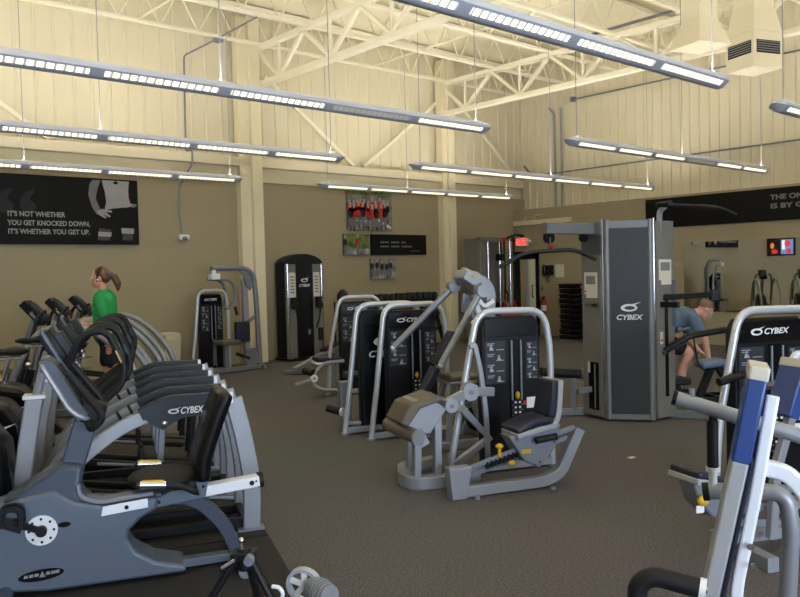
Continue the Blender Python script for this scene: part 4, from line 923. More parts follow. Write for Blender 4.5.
# ------------------------------------------------------------------ cable tower with the perforated panel
FA = R(-55)
t = thing('cable_station', 'tall grey multi-station cable tower with perforated front panel and logo', 'weight machine', (7.39, 4.71, 0), FA)
def pan(a, b, th):
    a, b = Vector(a), Vector(b); n = (b - a).normalized(); n = V(n.y, -n.x) * th
    return [tuple(a), tuple(b), tuple(b + n), tuple(a + n)]
P('core', 'mesh_grey', t, ('prism', [(-.23, .03), (.23, .03), (.46, .32), (.25, .6), (-.25, .6), (-.46, .32)], .03, 2.1, 'z'))
pf = P('front_panel', 'perforated', t, ('prism', pan((-.205, 0), (.205, 0), .012), .05, 2.1, 'z'), smooth=0)
logo('logo', 'white_print', pf, (-.135, -.016, 1.09), .27, side=False, h=.06)
P('top_rail', 'grey_paint', t, ('bx', -.205, .205, -.016, .01, 2.06, 2.14), bev=.004); P('bottom_rail', 'grey_paint', t, ('bx', -.205, .205, -.016, .01, .02, .08), bev=.004)
for s in (-1, 1):
    P('corner_post', 'grey_paint', t, ('cyl', (s * .22, .01, .02), (s * .22, .01, 2.15), .034, None, 16)); P('corner_trim', 'chrome', t, ('cyl', (s * .262, .03, .02), (s * .262, .03, 2.16), .013, None, 10))
    q = [(.27, .04), (.47, .3)]
    a, b = (q if s > 0 else [(-.47, .3), (-.27, .04)])
    w = P('side_column', 'panel_grey', t, ('prism', pan(a, b, .02), .03, 2.13 if s > 0 else 1.78, 'z'), bev=.003)
    if s < 0: P('upper_column', 'mesh_grey', t, ('prism', pan(a, b, .02), 1.78, 2.0, 'z'), bev=.003); P('column_cap', 'grey_paint', t, ('prism', pan(a, b, .02), 2.0, 2.14, 'z'), bev=.003)
    # strip helpers on the folded face
    A, B = Vector(a), Vector(b); L = (B - A).length; xd = V((B - A).x / L, (B - A).y / L, 0); nd = V(xd.y, -xd.x, 0); o0 = V(A.x, A.y, 0)
    def sheet(name, m, x0, x1, z0, z1, off=.021, th=.004, par=None):
        p = [o0 + xd * x0 + nd * off, o0 + xd * x1 + nd * off]; return P(name, m, par or t, ('prism', [tuple(p[0].xy), tuple(p[1].xy), tuple((p[1] + nd * th).xy), tuple((p[0] + nd * th).xy)], z0, z1, 'z'), smooth=0)
    if s < 0:
        l = sheet('instruction_label', 'paper', .05, .27, 1.36, 1.6); sheet('label_print', 'dim_print', .08, .24, 1.47, 1.56, .0255, .002, l); sheet('label_mark', 'red', .05, .09, 1.385, 1.4, .0255, .002, l); l2 = sheet('instruction_label', 'paper', .08, .27, 1.32, 1.36)
        logo('logo', 'black_plastic', t, o0 + xd * .06 + nd * .023 + V(0, 0, 1.22), .22, xd, Z3, True, .045)
        sheet('stack_slot', 'black_gloss', .1, .27, .1, .62); sheet('stack_edge', 'dim_print', .2, .22, .12, .6, .026, .002); sheet('warning_label', 'paper', .09, .13, .5, .62, .026, .002)
    else:
        l = sheet('instruction_label', 'paper', .04, .27, 1.5, 1.72); sheet('label_print', 'dim_print', .07, .24, 1.6, 1.69, .0255, .002, l); l2 = sheet('instruction_label', 'paper', .08, .27, 1.45, 1.5)
        sheet('stack_slot', 'black_gloss', .14, .2, .25, 1.35); l = sheet('warning_label', 'paper', .05, .1, .82, .95); sheet('label_mark', 'red', .055, .095, .85, .87, .0255, .002, l)
# high pulley arm and its bar
nx = V(-.8, -.6, 0)
c0 = V(-.36, .16, 0)
P('pulley_arm', 'grey_paint', t, ('bar', [c0 + V(0, 0, 2.07), c0 + nx * .62 + V(0, 0, 2.08)], .12, .11, {'side': Z3}), bev=.008)
pb = c0 + nx * .55
P('pulley', 'black_plastic', t, ('cyl', pb + V(-.03, .04, 1.98), pb + V(.0, 0, 1.98), .06, None, 20)); P('pulley', 'black_plastic', t, ('cyl', c0 + nx * .12 + V(-.02, .02, 1.98), c0 + nx * .12 + V(.01, -.01, 1.98), .05, None, 20))
cb = P('cable', 'silver_dark', t, ('tube', [pb + V(0, 0, 1.98), pb + V(0, 0, 1.86)], .006, 0, 6)); P('snap_hook', 'red', cb, ('tube', [pb + V(0, 0, 1.92), pb + V(.02, -.03, 1.88), pb + V(0, 0, 1.85), pb + V(-.02, .03, 1.88)], .012, 0, 6))
bx_ = V(-.93, -.36, 0).normalized()
P('pulldown_bar', 'black_plastic', t, ('tube', [pb + bx_ * .56 + V(0, 0, 1.68), pb + bx_ * .28 + V(0, 0, 1.83), pb + V(0, 0, 1.84), pb - bx_ * .28 + V(0, 0, 1.85), pb - bx_ * .5 + V(0, 0, 1.74)], .022, .12))
P('low_seat', 'black_rubber', t, ('cyl', (-.95, .2, .5), (-.52, .35, .46), .055, None, 14)); P('seat_cap', 'panel_grey', t, ('cyl', (-.52, .35, .46), (-.46, .37, .455), .062, None, 14)); P('seat_post', 'grey_paint', t, ('bar', [(-.6, .32, .42), (-.6, .32, .04)], .07, .07), ('bar', [(-.95, .2, .04), (-.4, .38, .04)], .08, .06, {'side': Z3}), bev=.004); P('foot_rest', 'grey_paint', t, ('bar', [(-.55, .1, .3), (-.38, .2, .32)], .05, .06))
# chin-up, dip and knee-raise arms on the other flank
P('chin_up_post', 'grey_paint', t, ('bar', [(.33, .16, 1.9), (.33, .12, 2.0), (.33, .12, 2.24), (.42, .2, 2.3)], .05, .06, .08)); P('chin_up_bar', 'black_plastic', t, ('tube', [(.3, .1, 2.3), (.8, .35, 2.27), (1.0, .5, 2.26), (1.16, .55, 2.18)], .025, .1)); P('chin_up_grip', 'black_rubber', t, ('cyl', (.35, .13, 2.3), (.42, -.1, 2.3), .028), ('cyl', (.75, .33, 2.275), (.95, .47, 2.265), .03))
for z, e in ((1.31, (.88, .38, 1.33)), (1.24, (.5, -.02, 1.24))):
    P('dip_arm', 'black_plastic', t, ('bar', [(.3, .12, z), e], .06, .05, {'side': Z3}), bev=.004)
P('arm_bracket', 'mesh_grey', t, ('bar', [(.3, .1, 1.12), (.3, .1, 1.5)], .03, .05), ('bar', [(.47, .26, 1.0), (.47, .26, 1.5)], .03, .05)); P('knee_raise_arm', 'black_plastic', t, ('tube', [(.36, .12, .74), (.62, .15, .9), (1.0, .3, .95)], .035, .06)); P('brace_arm', 'mesh_grey', t, ('bar', [(.34, .1, .72), (.6, .3, .84)], .05, .05))
P('base_bar', 'grey_paint', t, ('bar', [(.42, .3, .04), (.9, .2, .04)], .08, .06, {'side': Z3}), ('bar', [(.88, .0, .04), (.92, .4, .04)], .07, .06, {'side': Z3})); P('cable', 'black_rubber', t, ('tube', [(.66, .15, .88), (.7, .12, .6), (.8, .2, .5)], .01, .05))

# bench the man leans over
t = thing('preacher_bench', 'dark bench with a blue pad under the leaning man', 'bench', (9.08, 4.79, 0), R(-36))
P('base_frame', 'black_plastic', t, ('bar', [(-.25, -.2, .04), (.45, -.2, .04)], .08, .07), ('bar', [(-.25, .2, .04), (.45, .2, .04)], .08, .07), ('bar', [(.1, -.25, .05), (.1, .25, .05)], .07, .07, {'side': Z3}), bev=.006)
P('post', 'black_plastic', t, ('bar', [(-.1, -.1, .05), (.12, 0, .42)], .08, .08)); P('post', 'black_plastic', t, ('bar', [(.42, 0, .05), (.2, 0, .42)], .08, .08)); P('blue_pad', 'pale_blue_vinyl', t, ('box', (.1, 0, .46), (.3, .26, .09), (0, R(-6), 0)), bev=.03); P('seat', 'black_rubber', t, ('box', (-.32, 0, .26), (.24, .3, .08)), bev=.02)
P('weight_plate', 'dumbbell', t, ('cyl', (.3, -.28, .2), (.3, -.24, .2), .16, None, 24)); P('seat_post', 'black_plastic', t, ('bar', [(-.3, 0, .04), (-.32, 0, .24)], .07, .07)); P('handle', 'black_rubber', t, ('tube', [(.5, -.25, .3), (.75, -.28, .36)], .03))

# ------------------------------------------------------------------ chest press at the right, with tower
t = thing('chest_press', 'chest press with black logo tower and yellow-knobbed seat, before the mirror', 'weight machine', (5.16, 2.66, 0), ANG)
tower(t, .21, .62, 0, hp=[(0, 0), (.05, .58), (.23, 1.33), (.9, 1.32), (.98, 1.0), (.98, 0)])
warning_tag(t, .62, -.004, .42, .16, .08)
P('side_plate', 'silver_dark', t, ('prism', [(-.96, .5), (-.92, .38), (-.84, .3), (-.7, .25), (-.52, .34), (-.54, .42), (-.76, .44)], -.98, -.84), bev=.012)
st = P('seat', 'navy_vinyl', t, ('sweep', fil([(-.96, -.9, .545), (-.89, -.9, .535), (-.76, -.9, .455), (-.5, -.9, .415)], .08), [(-.12, -.02), (-.1, -.03), (.1, -.03), (.12, -.02), (.12, .02), (-.12, .02)], (0, 1, 0)), bev=.012); P('seat_shell', 'shell_grey', st, ('sweep', fil([(-.97, -.9, .515), (-.89, -.9, .5), (-.76, -.9, .42), (-.5, -.9, .38)], .08), [(-.125, -.02), (.125, -.02), (.125, .015), (-.125, .015)], (0, 1, 0)), bev=.008)
P('seat_knob', 'yellow', t, ('ell', (-.92, -1.0, .405), (.035, .02, .03)), ('cyl', (-.92, -.98, .405), (-.88, -.99, .42), .012)); P('label', 'sticker_white', t, ('bx', -.95, -.9, -.984, -.98, .335, .375)); P('seat_scale', 'black_plastic', t, *[('box', (-.68 - k * .012, -.985, .33 + k * .025), (.05, .01, .012), (0, R(-25), 0)) for k in range(5)])
P('seat_frame', 'silver', t, ('bar', [(-.8, -.85, .3), (-.45, -.8, .16), (.0, -.75, .1)], .04, .045), ('bar', [(-.7, -.95, .36), (-.3, -.85, .24), (.4, -.7, .2)], .04, .045), ('bar', [(-.65, -.85, .12), (.6, -.8, .05)], .06, .06), ('bar', [(.3, -.9, .04), (.5, .1, .04)], .08, .07, {'side': Z3}))
P('base_bar_front', 'silver', t, ('bar', [(-.55, -1.1, .04), (-.5, -.6, .04)], .08, .07, {'side': Z3}))
bp = P('backrest', 'blue_vinyl', t, ('bar', [(-.23, -.95, 1.06), (-.33, -.95, .8)], .17, .08), bev=.02); P('back_cap', 'cream_shell', bp, ('bar', [(-.213, -.95, 1.105), (-.23, -.95, 1.058)], .18, .085), bev=.018); P('back_frame', 'silver', bp, ('bar', [(-.17, -.95, 1.06), (-.38, -.95, .5), (-.42, -.95, .12)], .05, .05))
pr = P('cam_pulley', 'white_metal', t, ('ring', (.15, -.62, 1.02), (0, 1, 0), .09, .06, .03), ('ring', (.15, -.62, 1.02), (0, 1, 0), .04, .02, .03), ('bar', [(.15, -.62, .94), (.15, -.62, 1.1)], .03, .03)); P('pulley_link', 'white_metal', pr, ('bar', [(.15, -.6, .98), (.12, -.6, .82), (.16, -.6, .7)], .03, .05, .05)); P('pulley_disc', 'white_metal', pr, ('cyl', (.14, -.62, .74), (.14, -.58, .74), .06, None, 20)); P('pulley_bracket', 'silver', pr, ('bar', [(.17, -.58, .9), (.3, -.05, .8)], .04, .05))
P('range_lever', 'black_rubber', t, ('cyl', (-.02, -.1, .86), (.2, -.1, .9), .028))

# ------------------------------------------------------------------ foreground press cut by the right edge
t = thing('incline_press', 'blue-padded press with tall pale backrest seen edge-on and black foam grip', 'weight machine', (2.8, 1.3, 0), R(-63))
P('backrest', 'blue_vinyl', t, ('bar', [(.03, .11, 1.235), (-.03, .11, .93)], .2, .065), bev=.016)
P('backrest_cap', 'cream_shell', t, ('bar', [(.038, .11, 1.28), (.03, .11, 1.232)], .21, .07), bev=.018)
P('lower_pad', 'shell_grey', t, ('bar', [(-.03, .11, .93), (-.2, .11, .12)], .2, .06), bev=.012); P('pad_piping', 'navy_vinyl', t, ('bar', [(.008, .11, .93), (-.16, .11, .12)], .204, .016))
P('back_beam', 'white_metal', t, ('bar', [(.082, .07, 1.17), (.02, .07, .8), (-.045, .07, .46), (-.05, .07, .38), (.05, .07, .3)], .03, .045, .08), bev=.005)  # beam and curved tube paler than silver: nearby flash light put into the colour
P('beam_bolt', 'chrome', t, ('cyl', (.0, .04, .62), (.0, .03, .62), .012), ('cyl', (.01, .04, .55), (.01, .03, .55), .01))
ar = P('press_arm', 'silver', t, ('tube', [(-.15, .34, .73), (.04, .34, .75), (.14, .34, .74), (.16, .34, .62), (.13, .34, .1)], .033, .09, 14)); P('arm_collar', 'black_rubber', ar, ('cyl', (-.165, .34, .728), (-.14, .34, .731), .037))
P('vertical_grip', 'black_rubber', ar, ('cyl', (-.125, .34, .83), (-.125, .34, 1.02), .022), ('tube', [(-.125, .34, 1.0), (-.12, .34, 1.05), (-.07, .34, 1.06)], .017, .03)); P('grip_collar', 'white_metal', ar, ('cyl', (-.125, .34, .76), (-.125, .34, .83), .016), ('cyl', (-.125, .34, .815), (-.125, .34, .832), .028))
P('upper_tube', 'silver', t, ('tube', [(-.26, .32, 1.11), (.22, .32, .97)], .03, 0, 14), ('cyl', (-.2, .32, 1.12), (-.2, .32, 1.15), .012)); P('tube_end', 'black_plastic', t, ('cyl', (-.275, .32, 1.114), (-.258, .32, 1.11), .031))
P('curved_tube', 'white_metal', t, ('bar', [(.05, .1, .9), (.13, .1, .885), (.2, .1, .8), (.26, .1, .5), (.27, .1, .05)], .05, .06, .1), bev=.005)
g = P('lower_grip', 'black_rubber', t, ('tube', [(-.36, -.28, .2), (-.37, -.3, .56), (-.32, -.3, .6), (-.17, -.3, .575)], .034, .06, 14)); P('grip_end', 'white_print', g, ('cyl', (-.17, -.3, .575), (-.15, -.3, .572), .036, None, 16)); P('end_screw', 'chrome', g, ('cyl', (-.15, -.3, .572), (-.144, -.3, .571), .012)); P('grip_tube', 'silver', g, ('tube', [(-.36, -.28, .22), (-.2, -.1, .12), (.1, .1, .1)], .03, .1))
P('floor_frame', 'silver', t, ('bar', [(-.25, .15, .04), (.5, .15, .04)], .1, .08), ('bar', [(.3, -.2, .04), (.3, .5, .04)], .09, .08, {'side': Z3}), ('bar', [(-.2, .0, .04), (-.2, .35, .04)], .09, .08, {'side': Z3})); P('frame_web', 'silver', t, ('bar', [(.05, .1, .3), (.2, .12, .06)], .05, .06), ('bar', [(.13, .34, .12), (.2, .3, .05)], .06, .06))

# ------------------------------------------------------------------ machines along the back wall
t = thing('overhead_press', 'grey seated press with overhead arms by the white column beside the bin', 'weight machine', (7.0, 12.35, 0), R(0))
tower(t, -.6, .44, .1, z1=1.36, pin=False)
P('main_frame', 'silver_dark', t, ('tube', [(-.4, .0, 1.8), (.25, .0, 1.8), (.42, .0, 1.68), (.46, .0, 1.2), (.5, .0, .04)], .045, .2, 12)); P('inner_post', 'shell_grey', t, ('bar', [(.3, .1, .05), (.28, .1, 1.6)], .1, .1)); P('frame_link', 'silver_dark', t, ('prism', [(.1, 1.78), (.3, 1.74), (.4, 1.5), (.34, 1.4), (.26, 1.5), (.22, 1.66)], -.02, .02)); P('swing_arm', 'silver_dark', t, ('tube', [(-.32, -.05, 1.62), (-.1, -.05, 1.6), (.0, -.05, 1.5), (.02, -.05, 1.25), (-.08, -.05, 1.12), (-.2, -.05, 1.1)], .03, .1)); P('swing_arm', 'silver_dark', t, ('tube', [(-.32, .3, 1.62), (-.1, .3, 1.6), (.0, .3, 1.5), (.02, .3, 1.25), (-.08, .3, 1.12), (-.2, .3, 1.1)], .03, .1))
P('arm_head', 'white_metal', t, ('box', (-.38, -.04, 1.66), (.16, .14, .1)), ('bar', [(-.36, 0, 1.8), (-.38, -.02, 1.66)], .06, .06), bev=.01); P('hand_grip', 'black_rubber', t, ('cyl', (.0, -.05, 1.12), (.04, -.05, .98), .024))
P('backrest', 'navy_vinyl', t, ('box', (.13, -.05, .68), (.34, .1, .36), (0, 0, R(20))), bev=.025); P('seat', 'brown_pad', t, ('box', (-.2, -.1, .52), (.36, .36, .08)), bev=.02); P('seat_frame', 'silver_dark', t, ('bar', [(-.2, -.05, .05), (-.2, -.05, .48)], .08, .08), ('bar', [(.13, 0, .75), (.45, 0, .95)], .05, .05), ('bar', [(.0, 0, .5), (.3, 0, .5)], .06, .06)); P('base_frame', 'silver_dark', t, ('bar', [(-.6, -.1, .04), (.52, -.1, .04)], .07, .06, {'side': Z3}), ('bar', [(.48, -.2, .04), (.48, .4, .04)], .07, .06, {'side': Z3})); P('cam_wheel', 'silver_dark', t, ('cyl', (.3, -.08, .22), (.3, -.04, .22), .16, None, 24)); P('weight_lever', 'black_plastic', t, ('bar', [(.0, -.06, .3), (.25, -.06, .2)], .05, .05))

t = thing('cable_cabinet', 'tall black cable machine with grey flanks and curved top against the back wall', 'weight machine', (8.88, 12.9, 0))
ac = [(.46, 0.03), (.46, 1.9), (.4, 1.96), (.28, 2.02), (.1, 2.06), (-.1, 2.06), (-.28, 2.02), (-.4, 1.96), (-.46, 1.9), (-.46, .03)]
P('cabinet', 'black_plastic', t, ('prism', ac, 0, .3), bev=.012)
for s in (-1, 1):
    c = P('flank_panel', 'panel_grey', t, ('bx', s * .44, s * .2, -.015, 0, .05, 1.86), bev=.006); P('flank_trim', 'chrome', c, ('cyl', (s * .4, -.025, .05), (s * .4, -.025, 1.86), .018)); l = P('instruction_label', 'paper', c, ('bx', s * .36, s * .21, -.02, -.015, 1.22, 1.7), smooth=0)
    P('label_print', 'dim_print', l, *[('bx', s * .33, s * .24, -.022, -.02, 1.3 + k * .06, 1.33 + k * .06) for k in range(6)], smooth=0)
    P('pulley_carriage', 'black_plastic', t, ('bx', s * .24, s * .34, -.12, -.015, 1.0, 1.22), ('cyl', (s * .29, -.14, 1.05), (s * .29, -.08, 1.05), .07), bev=.01); P('cable_strap', 'black_rubber', t, ('tube', [(s * .29, -.13, 1.0), (s * .26, -.13, .8), (s * .2, -.1, .6)], .014, .05))
P('front_slot', 'black_gloss', t, ('bx', -.17, .17, -.01, 0, .06, 1.9)); logo('logo', 'white_print', t, (-.13, -.014, 1.42), .26, side=False, h=.06); P('stack_label', 'dim_print', t, ('bx', .06, .12, -.014, -.01, .48, .58)); P('base', 'black_plastic', t, ('bx', -.5, .5, -.2, .32, 0, .05)); P('flank_box', 'black_plastic', t, ('bx', .3, .4, -.05, -.015, .35, .6))

t = thing('medicine_ball_tree', 'black rack of medicine balls beside the cable cabinet', 'rack', (9.62, 12.75, 0))
P('post', 'black_plastic', t, ('bar', [(0, 0, .03), (0, 0, 1.25)], .07, .07), ('bar', [(-.18, 0, .03), (.18, 0, .03)], .3, .05), ('bar', [(-.12, 0, .2), (-.12, 0, 1.1)], .03, .03))
for k in range(4): P('cradle', 'black_plastic', t, ('ring', (0, -.12, .28 + k * .29), (0, 0, 1), .1, .08, .02), ('bar', [(0, 0, .28 + k * .29), (0, -.05, .28 + k * .29)], .03, .02))
for k, (nm, ml) in enumerate((('lowest', 'black_rubber'), ('second lowest', 'dumbbell'), ('second highest', 'black_rubber'), ('highest', 'dumbbell'))):
    o = P('medicine_ball', ml, None, ('ell', (0, 0, 0), .11), ('ring', (0, 0, 0), (0, 1, 0), .1115, .1, .012), label=None); o.location = (9.62, 12.63, .36 + k * .29); tag(o, 'black medicine ball, %s on the rack beside the cable cabinet' % nm, 'ball', 'medicine balls on the rack')

# dumbbell rack and dumbbells along the back wall
t = thing('dumbbell_rack', 'long black dumbbell rack along the back wall below the small posters', 'rack', (11.5, 12.75, 0))
for x in (-.85, .85): P('upright', 'black_plastic', t, ('bar', [(x, -.2, .0), (x, .15, 1.05)], .06, .08), ('bar', [(x, -.35, .03), (x, .25, .03)], .06, .06))
for k, z in enumerate((.4, .7, 1.03)): P('shelf', 'black_plastic', t, ('box', (0, -.12 + .12 * k, z), (1.86, .26, .03), (R(-14), 0, 0)), bev=.004)
def dumbbell(loc, s, label, group):
    d = thing('dumbbell', label, 'dumbbell', loc, R(90), group)
    P('handle', 'chrome', d, ('cyl', (-.07, 0, 0), (.07, 0, 0), .015)); 
    for q in (-1, 1): P('weight_head', 'dumbbell', d, ('cyl', (q * .06, 0, 0), (q * .15, 0, 0), .062 * s, .058 * s, 8), bev=.006)
    return d
d0 = None
for k, (z, y) in enumerate(((.7, 12.75), (1.03, 12.87))):
    for i in range(11):
        lo = (10.72 + i * .156, y - .0, z + .1 + random.uniform(0, .012))
        gl = 'black dumbbell resting on the top shelf of the back wall rack' if k else 'black dumbbell on the middle shelf of the back wall rack'
        gp = 'dumbbells on the top rack shelf' if k else 'dumbbells on the middle rack shelf'
        if d0 is None: d0 = dumbbell(lo, 1.2, gl, gp)
        else: dup(d0, lo, R(90 + random.uniform(-6, 6)), gl, gp)

# functional trainer by the far door
t = thing('functional_trainer', 'grey cable frame with chrome rods beside the far glass door', 'weight machine', (13.75, 12.2, 0))
P('column', 'panel_grey', t, ('bx', -.56, -.36, 0, .5, 0, 2.38), bev=.01); P('back_panel', 'panel_grey', t, ('bx', -.36, .42, .2, .3, .05, 2.3), bev=.006)
for x in (-.3, .1, .46): P('guide_rod', 'chrome', t, ('cyl', (x, .0, .05), (x, .0, 2.34), .03))
P('top_beam', 'grey_paint', t, ('bx', -.56, .3, -.04, .1, 2.3, 2.4), bev=.008); P('carriage', 'black_plastic', t, ('bx', -.02, .12, -.1, .02, 1.86, 2.02), ('tube', [(.05, -.08, 2.3), (.05, -.1, 2.1), (.05, -.1, 2.0)], .02), bev=.01); P('base', 'grey_paint', t, ('bx', -.56, .32, -.2, .5, 0, .06))
P('chin_up_grip', 'black_rubber', t, ('tube', [(.15, -.4, 2.3), (.45, -.1, 2.44), (.75, 0, 2.47), (.95, .0, 2.44)], .03, .1), ('tube', [(.25, 0, 2.35), (.45, -.1, 2.44)], .025)); P('weight_stack', 'black_plastic', t, ('bx', .14, .3, .02, .2, .06, .9))
for i, (x, lb) in enumerate(((.12, 'black suspension strap with red tips hanging in front of the cable frame'), (.45, 'black suspension strap with red tips hanging before the far door'))):
    s = thing('suspension_strap', lb, 'strap', (13.75 + x, 12.08, 0), 0, 'suspension straps by the far door')
    P('strap', 'black_rubber', s, ('bar', [(0, 0, 2.3), (.02, 0, 1.4), (.0, 0, .95)], .03, .05)); P('red_anchor', 'red', s, ('bx', -.04, .04, -.03, .03, 2.3, 2.38)); P('handle', 'red', s, ('cyl', (-.14, 0, .6), (.14, 0, .6), .04), ('tube', [(-.12, 0, .6), (0, 0, .95), (.12, 0, .6)], .018)); P('grip_loop', 'black_rubber', s, ('tube', [(0, -.01, 1.2), (.1, -.01, 1.1), (.08, -.01, .9)], .02, .04))

# aerobic steps stacked in the corner
names = ['bottom', 'second from the bottom', 'third from the bottom', 'fourth from the bottom', 'fifth from the bottom', 'middle', 'fifth from the top', 'fourth from the top', 'third from the top', 'second from the top', 'topmost']
s0 = None
for k, nm in enumerate(names):
    lo = (15.3, 10.93 + random.uniform(-.02, .02), .0 + k * .119)
    lb = 'black aerobic step, %s of the stack against the far wall' % nm
    if s0 is None:
        s0 = thing('aerobic_step', lb, 'step', lo, 0, 'aerobic steps stacked by the far wall')
        P('platform', 'black_rubber', s0, ('bx', -.24, .24, -.54, .54, .06, .1), bev=.012); P('tread', 'black_plastic', s0, ('bx', -.2, .2, -.48, .48, .1, .106))
        for y in (-.38, .38): P('foot', 'black_plastic', s0, ('prism', [(-.23, 0), (.23, 0), (.2, .06), (-.2, .06)], y - .15, y + .15), bev=.006)
    else: dup(s0, lo, random.uniform(-.02, .02), lb)

# waste bin
t = thing('waste_bin', 'cream waste bin with flap lid against the back wall', 'bin', (6.1, 13.0, 0))
b = MB(); b.add([(-.13, -.1, 0), (.13, -.1, 0), (.13, .12, 0), (-.13, .12, 0), (-.15, -.13, .56), (.15, -.13, .56), (.15, .15, .56), (-.15, .15, .56)], [(0, 1, 5, 4), (1, 2, 6, 5), (2, 3, 7, 6), (3, 0, 4, 7), (4, 5, 6, 7), (3, 2, 1, 0)]); b.build('body', 'bin_cream', t, bev=.01)
l = P('lid', 'bin_cream', t, ('prism', [(-.16, .56), (.16, .56), (.14, .68), (.08, .71), (-.08, .71), (-.14, .68)], -.14, .16), bev=.012); P('flap', 'pale_paint', l, ('bx', -.1, .1, -.146, -.14, .58, .66), bev=.004)
# ------------------------------------------------------------------ people
def hand(b, w, d, side, k=1.0):
    # palm, four bent fingers of unequal length and a thumb leaving the palm's side; d points along the fingers
    w = Vector(w); d = Vector(d).normalized(); side = Vector(side); side = (side - d * side.dot(d)).normalized(); n = d.cross(side)
    c = w + d * .045 * k
    b.ell(w + d * .03 * k, .024 * k); b.cap(w, c + d * .03 * k, .022 * k, .026 * k)
    for i, L in enumerate((.062, .072, .068, .052)):
        r = c + d * .035 * k + side * (.027 - .018 * i) * k
        m = r + d * L * .55 * k; e = m + (d * .8 + n * .6) * L * .5 * k
        b.limb([(w + d * .03 * k + side * (.02 - .013 * i) * k, .011 * k), (r, .0095 * k), (m, .0088 * k), (e, .0075 * k)])
    q = w + d * .03 * k + side * .024 * k
    b.limb([(w + d * .015 * k, .014 * k), (q + side * .012 * k, .0115 * k), (q + side * .03 * k + d * .028 * k + n * .012 * k, .009 * k)])

def head(b, c, fwd, upv, s=1.0):
    c = Vector(c); f = Vector(fwd).normalized(); u = Vector(upv); u = (u - f * u.dot(f)).normalized(); r = f.cross(u)
    def p(x, y, z): return c + (f * x + r * y + u * z) * s
    rot = Matrix((f, r, u)).transposed().to_euler()
    b.ell(p(-.008, 0, .03), (.098 * s, .078 * s, .095 * s), rot); b.ell(p(.03, 0, -.04), (.062 * s, .058 * s, .075 * s), rot)
    b.ell(p(.06, 0, -.088), (.028 * s, .028 * s, .024 * s), rot)                      # chin
    b.limb([(p(.088, 0, .015), .011 * s), (p(.112, 0, -.022), .013 * s)])           # nose
    b.ell(p(.086, 0, -.055), (.012 * s, .026 * s, .008 * s), rot); b.ell(p(.082, 0, -.067), (.012 * s, .022 * s, .008 * s), rot)   # lips
    b.ell(p(.08, 0, .032), (.014 * s, .05 * s, .01 * s), rot)                       # brow
    for q in (-1, 1): b.ell(p(-.005, q * .078, -.01), (.02 * s, .01 * s, .032 * s), rot)                                          # ears
    return p, rot

# woman on the far-row trainer, facing -x of the trainer
wm = thing('person', 'person in green shirt and black shorts walking on a far-row trainer, hair in a ponytail', 'person', (3.66, 9.56, 0), A2)
Z0 = .2
b = MB()
p, rot = head(b, (-.035, 0, 1.675), (-1, 0, -.02), (0, 0, 1), 1.0)
b.limb([((0, 0, 1.46), .056), ((-.015, 0, 1.6), .05)])
b.limb([((.0, 0, 1.38), .13), ((.0, 0, 1.2), .115), ((.02, 0, 1.02), .135)]); b.ell((0, 0, 1.36), (.1, .17, .12)); b.ell((.02, 0, 1.0), (.12, .165, .12))
# near arm swings back beside the hip, far arm forward
b.limb([((.0, -.18, 1.42), .055), ((.08, -.225, 1.17), .042), ((.11, -.225, 1.12), .04), ((.1, -.21, .92), .026)]); hand(b, (.1, -.21, .91), (-.12, .02, -1), (-1, 0, 0))
b.limb([((.0, .18, 1.42), .055), ((.02, .225, 1.15), .042), ((.0, .23, 1.11), .038), ((-.22, .2, 1.1), .027)]); hand(b, (-.23, .2, 1.1), (-1, .05, .05), (0, 0, 1))
b.limb([((.03, .09, 1.0), .095), ((-.03, .095, .66), .06), ((-.02, .095, .6), .056), ((.02, .1, .45), .052), ((.06, .1, .28), .036)]); b.limb([((.07, .1, .24), .04), ((-.06, .1, .225), .034), ((-.11, .1, .22), .028)])
b.limb([((.03, -.09, 1.0), .095), ((.1, -.095, .67), .06), ((.13, -.095, .61), .056), ((.22, -.1, .46), .052), ((.27, -.1, .3), .036)]); b.limb([((.28, -.1, .25), .04), ((.15, -.1, .225), .034), ((.1, -.1, .22), .028)])
body = remeshed(b, 'body', 'skin', wm, .007, 3)
b = MB(); b.limb([((.01, 0, 1.4), .145), ((.01, 0, 1.2), .148), ((.02, 0, 1.0), .165)]); b.ell((0, 0, 1.37), (.115, .185, .125)); b.ell((.0, 0, 1.0), (.14, .18, .12)); b.ell((-.06, .06, 1.3), (.075, .075, .075)); b.ell((-.06, -.06, 1.3), (.075, .075, .075))
for s in (-1, 1): b.limb([((.0, s * .17, 1.42), .07), ((.05 if s < 0 else .02, s * .215, 1.25), .062)])
b.limb([((0, 0, 1.46), .068), ((-.005, 0, 1.5), .06)])
remeshed(b, 'shirt', 'green_cloth', wm, .012, 4)
b = MB(); b.ell((.02, 0, .97), (.135, .175, .12)); b.limb([((.03, .09, .98), .11), ((-.02, .095, .66), .085)]); b.limb([((.03, -.09, .98), .11), ((.09, -.095, .67), .085)])
remeshed(b, 'shorts', 'black_cloth', wm, .012, 3)
b = MB(); b.ell(p(-.024, 0, .045), (.1, .086, .095), rot); b.ell(p(-.06, 0, .0), (.06, .075, .07), rot); b.ell(p(-.115, 0, .035), .035)
b.limb([(p(-.12, 0, .03), .03), (p(-.17, 0, .0), .045), (p(-.2, 0, -.07), .046), (p(-.205, 0, -.13), .028), (p(-.2, 0, -.17), .01)])
hr = remeshed(b, 'hair', 'hair', wm, .01, 3)
P('hair_tie', 'blue_vinyl', hr, ('ell', tuple(p(-.128, 0, .03)), .036)); P('head_band', 'black_cloth', wm, ('ring', tuple(p(-.0, 0, .04)), (-.96, 0, .25), .104, .09, .016, 24))
P('earbud', 'white_print', wm, ('ell', tuple(p(.01, .088, -.02)), .012), ('ell', tuple(p(.01, -.088, -.02)), .012))
